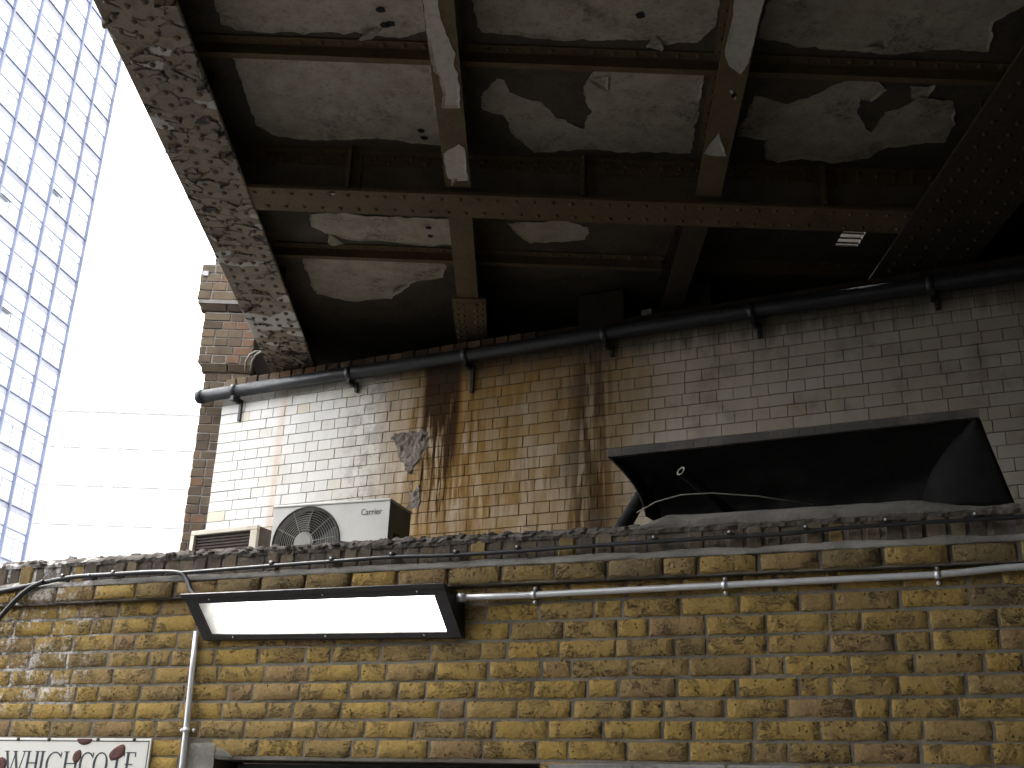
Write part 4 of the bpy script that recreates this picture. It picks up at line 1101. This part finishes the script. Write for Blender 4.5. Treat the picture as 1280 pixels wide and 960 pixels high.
m.face([(-hw, 0, AB_), (-hw, 0, AH - .012), (-hw, AD, AH - .012), (-hw, AD, AB_)]); m.face([(-hw, AD, AB_), (-hw, AD, AH), (hw, AD, AH), (hw, AD, AB_)]); m.face([(-hw, 0, AB_), (-hw, AD, AB_), (hw, AD, AB_), (hw, 0, AB_)])
m.build('casing', M_AC, ac)
MB().box(-hw - .006, hw + .006, -.008, AD + .006, AH - .011, AH + .004, bev=.004).build('lid', M_AC, ac)
sp_ = MB()
sp_.face([(hw + .001, 0, AB_), (hw + .001, AD, AB_), (hw + .001, AD, .50), (hw + .001, 0, .50)]); sp_.face([(hw + .001, 0, .66), (hw + .001, AD, .66), (hw + .001, AD, AH - .012), (hw + .001, 0, AH - .012)])
sp_.face([(hw + .001, 0, .50), (hw + .001, .07, .50), (hw + .001, .07, .66), (hw + .001, 0, .66)]); sp_.face([(hw + .001, .17, .50), (hw + .001, AD, .50), (hw + .001, AD, .66), (hw + .001, .17, .66)])
sd_ = sp_.build('side_panel', M_ACDK, ac)
MB().box(hw - .06, hw - .055, .06, .18, .49, .67).build('recess', M_DARK, sd_)
fan = MB(); fan.disc((FCX, .058, FCZ), .0, FR_, (0, -1, 0), 40); fan.build('fan_shroud', M_DARK, ac)
bl = MB()
for k_ in range(4):
    a0 = k_ * math.pi / 2 + .3
    vs_ = []
    for i in range(6):
        r_ = .05 + (FR_ - .07) * i / 5
        for da, yy in ((-.32, .030), (.32, .052)): vs_.append((FCX + r_ * math.cos(a0 + da), yy, FCZ + r_ * math.sin(a0 + da)))
    bl.add(vs_, [(i * 2, i * 2 + 1, i * 2 + 3, i * 2 + 2) for i in range(5)])
bl.build('fan_blades', M_FAN, ac)
gr = MB()
for i in range(11):
    r_ = .068 + (FR_ - .006 - .068) * i / 10; nn = 40
    bow = -.022 * (1 - (r_ / FR_) ** 2)
    gr.tube([(FCX + r_ * math.cos(2 * math.pi * k_ / nn), bow, FCZ + r_ * math.sin(2 * math.pi * k_ / nn)) for k_ in range(nn + 1)], .0015, 4, False)
for k_ in range(10):
    a = 2 * math.pi * (k_ + .25) / 10
    gr.tube([(FCX + r_ * math.cos(a), -.024 * (1 - (r_ / FR_) ** 2) - .002, FCZ + r_ * math.sin(a)) for r_ in np.linspace(.06, FR_ + .004, 6)], .0022, 5)
g_ = gr.build('fan_grille', M_GRILLE, ac)
hb = MB(); hb.disc((FCX, -.0285, FCZ), .0, .05, (0, -1, 0), 28); hb.disc((FCX, -.0255, FCZ), .054, .064, (0, -1, 0), 28)
hb.tube([(FCX, -.03, FCZ), (FCX, -.018, FCZ)], .052, 28); hb.build('grille_hub', M_GRILLE, g_, smooth=False)
rm = MB(); nn = 56; rm.tube([(FCX + (FR_ + .004) * math.cos(2 * math.pi * k_ / nn), -.003, FCZ + (FR_ + .004) * math.sin(2 * math.pi * k_ / nn)) for k_ in range(nn + 1)], .006, 6, False); rm.build('grille_rim', M_FAN, g_)
for x in (-.3, .3): MB().box(x - .04, x + .04, .02, AD - .02, 0, AB_ - .001, bev=.01).build('foot', M_STONE, ac)
# maker's lettering
cu = bpy.data.curves.new('lettering', 'FONT'); cu.body = 'Carrier'; cu.size = .056; cu.extrude = .0006
tmp = bpy.data.objects.new('tmp', cu); COL.objects.link(tmp); bpy.context.view_layer.update()
me = bpy.data.meshes.new_from_object(tmp.evaluated_get(bpy.context.evaluated_depsgraph_get())); bpy.data.objects.remove(tmp)
lt = bpy.data.objects.new('lettering', me); COL.objects.link(lt); me.materials.clear(); me.materials.append(M_LETTER)
lt.parent = ac; lt.rotation_euler = (rad(90), 0, 0); lt.location = (.205, -.0015, .755); lt.scale = (.82, 1, 1)

# smaller louvred unit beside it
A2 = rad(-27)
lu = tag(empty('vent_unit', Matrix.Translation((0, 6.32, 0)) @ Matrix.Rotation(AA, 4, 'Z') @ Vector((-1.885, .02, 2.62)), A2), 'low cream box with brown louvred front left of the air conditioner', 'vent')
lw, lh = .262, .735
fr = MB()
for x0, x1, z0, z1 in ((-lw, lw, lh - .03, lh), (-lw, -lw + .028, .2, lh - .0305), (lw - .05, lw, .2, lh - .0305), (-lw, lw, .17, .1995)): fr.box(x0, x1, 0, .025, z0, z1, bev=.003)
fr.build('frame', M_CREAM, lu)
MB().box(-lw + .005, lw - .005, .026, .19, .17, lh - .004).build('casing', M_LOUV, lu)
for i in range(26):
    z = .21 + i * .0195
    MB().hexa([(-lw + .029, .017, z), (lw - .051, .017, z), (lw - .051, .0255, z + .010), (-lw + .029, .0255, z + .010), (-lw + .029, .017, z + .007), (lw - .051, .017, z + .007), (lw - .051, .0255, z + .0145), (-lw + .029, .0255, z + .0145)]).build('louvre_slat', M_LOUV, lu)
for x in (-.2, .18): MB().box(x - .03, x + .03, .04, .17, 0, .169).build('foot', M_STONE, lu)

# ------------------------------------------------------------------ black hood on the right
hd = tag(empty('black_hood', W1.matrix_basis @ Vector((1.15, .25, 2.62)), rad(-21)), 'black sheeted hood leaning out above the cement bed, right of the wall', 'hood')
ho = Vector((1.15, .25, 2.62))
def hp(x, y, z): return Vector((x, y, z)) - ho
def sheet(fn, nu, nv_, name, mat, parent, th=.008):
    m = MB(); vs_ = [fn(i / nu, j / nv_) for j in range(nv_ + 1) for i in range(nu + 1)]; fs = []
    for j in range(nv_):
        for i in range(nu):
            a = j * (nu + 1) + i; fs.append((a, a + 1, a + nu + 2, a + nu + 1))
    o = m.add(vs_, fs).build(name, mat, parent, smooth=True)
    s_ = o.modifiers.new('thickness', 'SOLIDIFY'); s_.thickness = th; s_.offset = 0
    return o
def main_sheet(u, v):          # v: 0 at the foot, 1 at the board
    x = (.56 + (1.86 - .56) * u) * (1 - v) + (.45 + (1.80 - .45) * u) * v
    z = 2.835 * (1 - v) + (3.088 + .04 * u) * v
    y = .33 * (1 - v) + .115 * v + .09 * math.sin(math.pi * v) * (1 - .3 * u)
    n_ = mnoise.fractal((x * 4.5, v * 3.0, 1.7), .9, 2.1, 5)
    return hp(x + n_ * .01, y + n_ * .02, z + n_ * .006)
sheet(main_sheet, 40, 14, 'back_sheet', M_HOOD, hd)
m = MB(); a, b = hp(.41, .06, 3.077), hp(1.835, .06, 3.118)
n = 24
for i in range(n):
    p, q_ = a.lerp(b, i / n), a.lerp(b, (i + 1) / n - .0006)
    w0 = mnoise.noise((i * .7, 2, 1)) * .002; w1 = mnoise.noise((i * .7 + .7, 2, 1)) * .002
    m.hexa([p + Vector((0, 0, w0)), q_ + Vector((0, 0, w1)), q_ + Vector((0, .022, w1)), p + Vector((0, .022, w0)), p + Vector((0, 0, .034 + w0)), q_ + Vector((0, 0, .034 + w1)), q_ + Vector((0, .022, .034 + w1)), p + Vector((0, .022, .034 + w0))])
m.build('top_board', M_FASCIA, hd)
m = MB(); m.hexa([hp(.41, .084, 3.09), hp(1.835, .084, 3.131), hp(1.835, .5, 3.16), hp(.41, .5, 3.12), hp(.41, .084, 3.105), hp(1.835, .084, 3.146), hp(1.835, .5, 3.175), hp(.41, .5, 3.135)])
m.build('roof_board', M_HOOD, hd)
def right_flap(u, v):         # folds round from the sheet to the outer lower corner
    top = Vector((1.80 + .035 * u, .12 - .03 * u, 3.12)); foot = Vector((1.60 + .335 * u,   .31 - .05 * u, 2.845 - .035 * u))
    p = foot.lerp(top, v); p.y += .05 * math.sin(math.pi * v) * (1 - u) - .03 * math.sin(math.pi * u)
    p.x -= .05 * math.sin(math.pi * v) * (1 - u)
    return p - ho
sheet(right_flap, 14, 12, 'end_flap', M_HOOD, hd)
def left_flap(u, v):
    top = Vector((.41 + .06 * u, .07 + .08 * u, 3.08)); foot = Vector((.545 + .03 * u, .16 + .16 * u, 2.845))
    p = foot.lerp(top, v); p.x += .03 * math.sin(math.pi * v)
    return p - ho
sheet(left_flap, 8, 12, 'end_flap', M_HOOD, hd)
MB().tube([hp(.585, .22, 3.05), hp(.50, .24, 2.95), hp(.40, .26, 2.80)], [.018, .03, .034], 10).build('strut', M_HOOD, hd)
pp = MB(); p0, p1 = hp(.712, .055, 2.992), hp(.868, .29, 2.872); n = 16
pp.tube([p0, p1], .019, 16, False); dd = (p1 - p0).normalized(); pp.tube([p0 + dd * .001, p1], .0145, 16, False)
pipe_ = pp.build('outlet_pipe', M_HOOD, hd)
r0 = MB(); r0.disc(p0 - dd * .0008, .0155, .0198, tuple(-dd), 20); r0.disc(p0 + dd * .0006, .0135, .0205, tuple(dd), 20); r0.build('pipe_rim', M_ACDK, pipe_)
MB().tube([hp(.52, .10, 2.845), hp(.60, .10, 2.885), hp(.70, .11, 2.91), hp(.82, .12, 2.912), hp(1.0, .15, 2.895), hp(1.2, .22, 2.868)], .0026, 6).build('wire', M_ACDK, hd)

# ------------------------------------------------------------------ glass tower and the pale block, far away
M_TPAN = worn('white_cladding', (.8, .8, .8), .4, 0, .03, 3, .02, (.7, .7, .7), .1)
M_TGL = worn('pale_reflecting_glass', (.72, .76, .78), .1, 0, .03, 1, .0, (.6, .65, .7), .2, .8)
M_TFR = worn('blue_grey_frame', (.21, .235, .34), .4, 0, .05, 3, .02)
M_TBAND = worn('lilac_grey_band', (.35, .36, .43), .5, 0, .05, 3, .02)
TA = rad(10.36)
tw = empty('office_tower', (-25.612, 60.0, 0), math.pi / 2 - TA)     # local +x runs away to the far corner at x=0; local -y faces right
tag(tw, 'tall white gridded office tower rising left of the bridge', 'tower')
BAY, ST, Z0T = 2.075, 2.785, 36.58
NB, NS = 12, 22
MB().box(-NB * BAY, 0, .05, 14, 0, 62).build('core', M_TPAN, tw)
pan = win = fl_ = gb = None
kb = int(Z0T / ST); zb = Z0T - kb * ST
for st_ in range(NS):
    zt = zb + ST * (st_ + 1)          # slab line
    MB().box(-NB * BAY, .02, -.09, .049, zt - .075, zt).build('floor_edge', M_TFR, tw)
    MB().box(-NB * BAY, .0, -.02, .049, zt - .36, zt - .08).build('spandrel_band', M_TBAND, tw)
    for b_ in range(NB):
        x0 = -(b_ + 1) * BAY
        if pan is None:
            pan = MB().box(.06, BAY - .06, .0, .048, 0, .82).build('cladding_panel', M_TPAN, tw, (x0, 0, zt - 1.19))
            win = MB().box(.06, BAY - .06, .02, .047, 0, 1.46).build('window', M_TGL, tw, (x0, 0, zt - 2.76))
            wf = MB().box(.06, BAY - .06, -.012, .019, 1.47, 1.545).box(.06, BAY - .06, -.006, .019, 1.06, 1.10).box(BAY * .52, BAY * .52 + .05, -.006, .0195, 0, 1.059)
            fl_ = wf.build('glazing_bar', M_TFR, win)
        else:
            inst(pan, 'cladding_panel', tw, (x0, 0, zt - 1.19))
            w_ = inst(win, 'window', tw, (x0, 0, zt - 2.76)); inst(fl_, 'glazing_bar', w_)
for b_ in range(NB + 1):
    x0 = -b_ * BAY
    MB().box(x0 - .055, x0 + .055, -.16, .048, 0, zb + ST * NS).build('mullion', M_TFR, tw)
for b_, k_ in ((3, 11), (2, 9), (4, 10), (1, 12), (3, 8)):      # opened vents catching the light
    MB().hexa([(-(b_ + 1) * BAY + .1, -.02, zb + ST * (k_ + 1) - 1.75), (-(b_ + .5) * BAY, -.02, zb + ST * (k_ + 1) - 1.75), (-(b_ + .5) * BAY, -.25, zb + ST * (k_ + 1) - 1.85), (-(b_ + 1) * BAY + .1, -.25, zb + ST * (k_ + 1) - 1.85),
               (-(b_ + 1) * BAY + .1, -.02, zb + ST * (k_ + 1) - 1.71), (-(b_ + .5) * BAY, -.02, zb + ST * (k_ + 1) - 1.71), (-(b_ + .5) * BAY, -.25, zb + ST * (k_ + 1) - 1.81), (-(b_ + 1) * BAY + .1, -.25, zb + ST * (k_ + 1) - 1.81)]).build('open_vent', M_TFR, tw)

pb = tag(empty('pale_building', (-33.0, 90, 0)), 'pale low block with square windows between tower and pier', 'building')
M_PB = worn('white_render', (.82, .82, .81), .7, 0, .02, 2, .02, (.75, .75, .74), .1)
M_PBG = worn('pale_window', (.74, .75, .74), .3, 0, .02, 2, .0, (.7, .7, .7), .1)
MB().box(-12, 12, .14, 14, 0, 33.7).build('wall', M_PB, pb)
MB().box(-12.2, 12.2, -.15, 14, 33.7, 34.3).build('roof_parapet', M_PB, pb)
w0 = None
for r_ in range(9):
    for c_ in range(10):
        loc = (-3.7 + (c_ - 3) * 2.27, 0, 27.35 - 1.0 - r_ * 3.27 + 3.27 + 1.0 - 0.0)
        if loc[2] > 31.5: continue
        if w0 is None:
            w0 = MB().box(0, 1.5, .06, .139, 0, 1.62).build('window', M_PBG, pb, loc)
            wfr = MB().box(-.06, 1.56, .0, .138, -.05, -.005).box(-.16, -.005, -.045, .138, 0, 1.62).box(1.505, 1.6, .0, .138, 0, 1.62).box(.72, .77, .02, .058, 0, 1.62).build('frame', worn('grey_reveal', (.6, .6, .6), .6), w0)
        else:
            o = inst(w0, 'window', pb, loc); inst(wfr, 'frame', o)
# wall piers between the windows, so the windows sit in recesses
for c_ in range(11):
    x = -3.7 + (c_ - 3) * 2.27
    MB().box(x - .705, x - .065, -.04, .139, 0, 33.6).build('wall_strip', M_PB, pb)
MB().box(-3, -1.5, 3, 5, 34.3, 35.6).build('roof_vent', M_PB, pb)
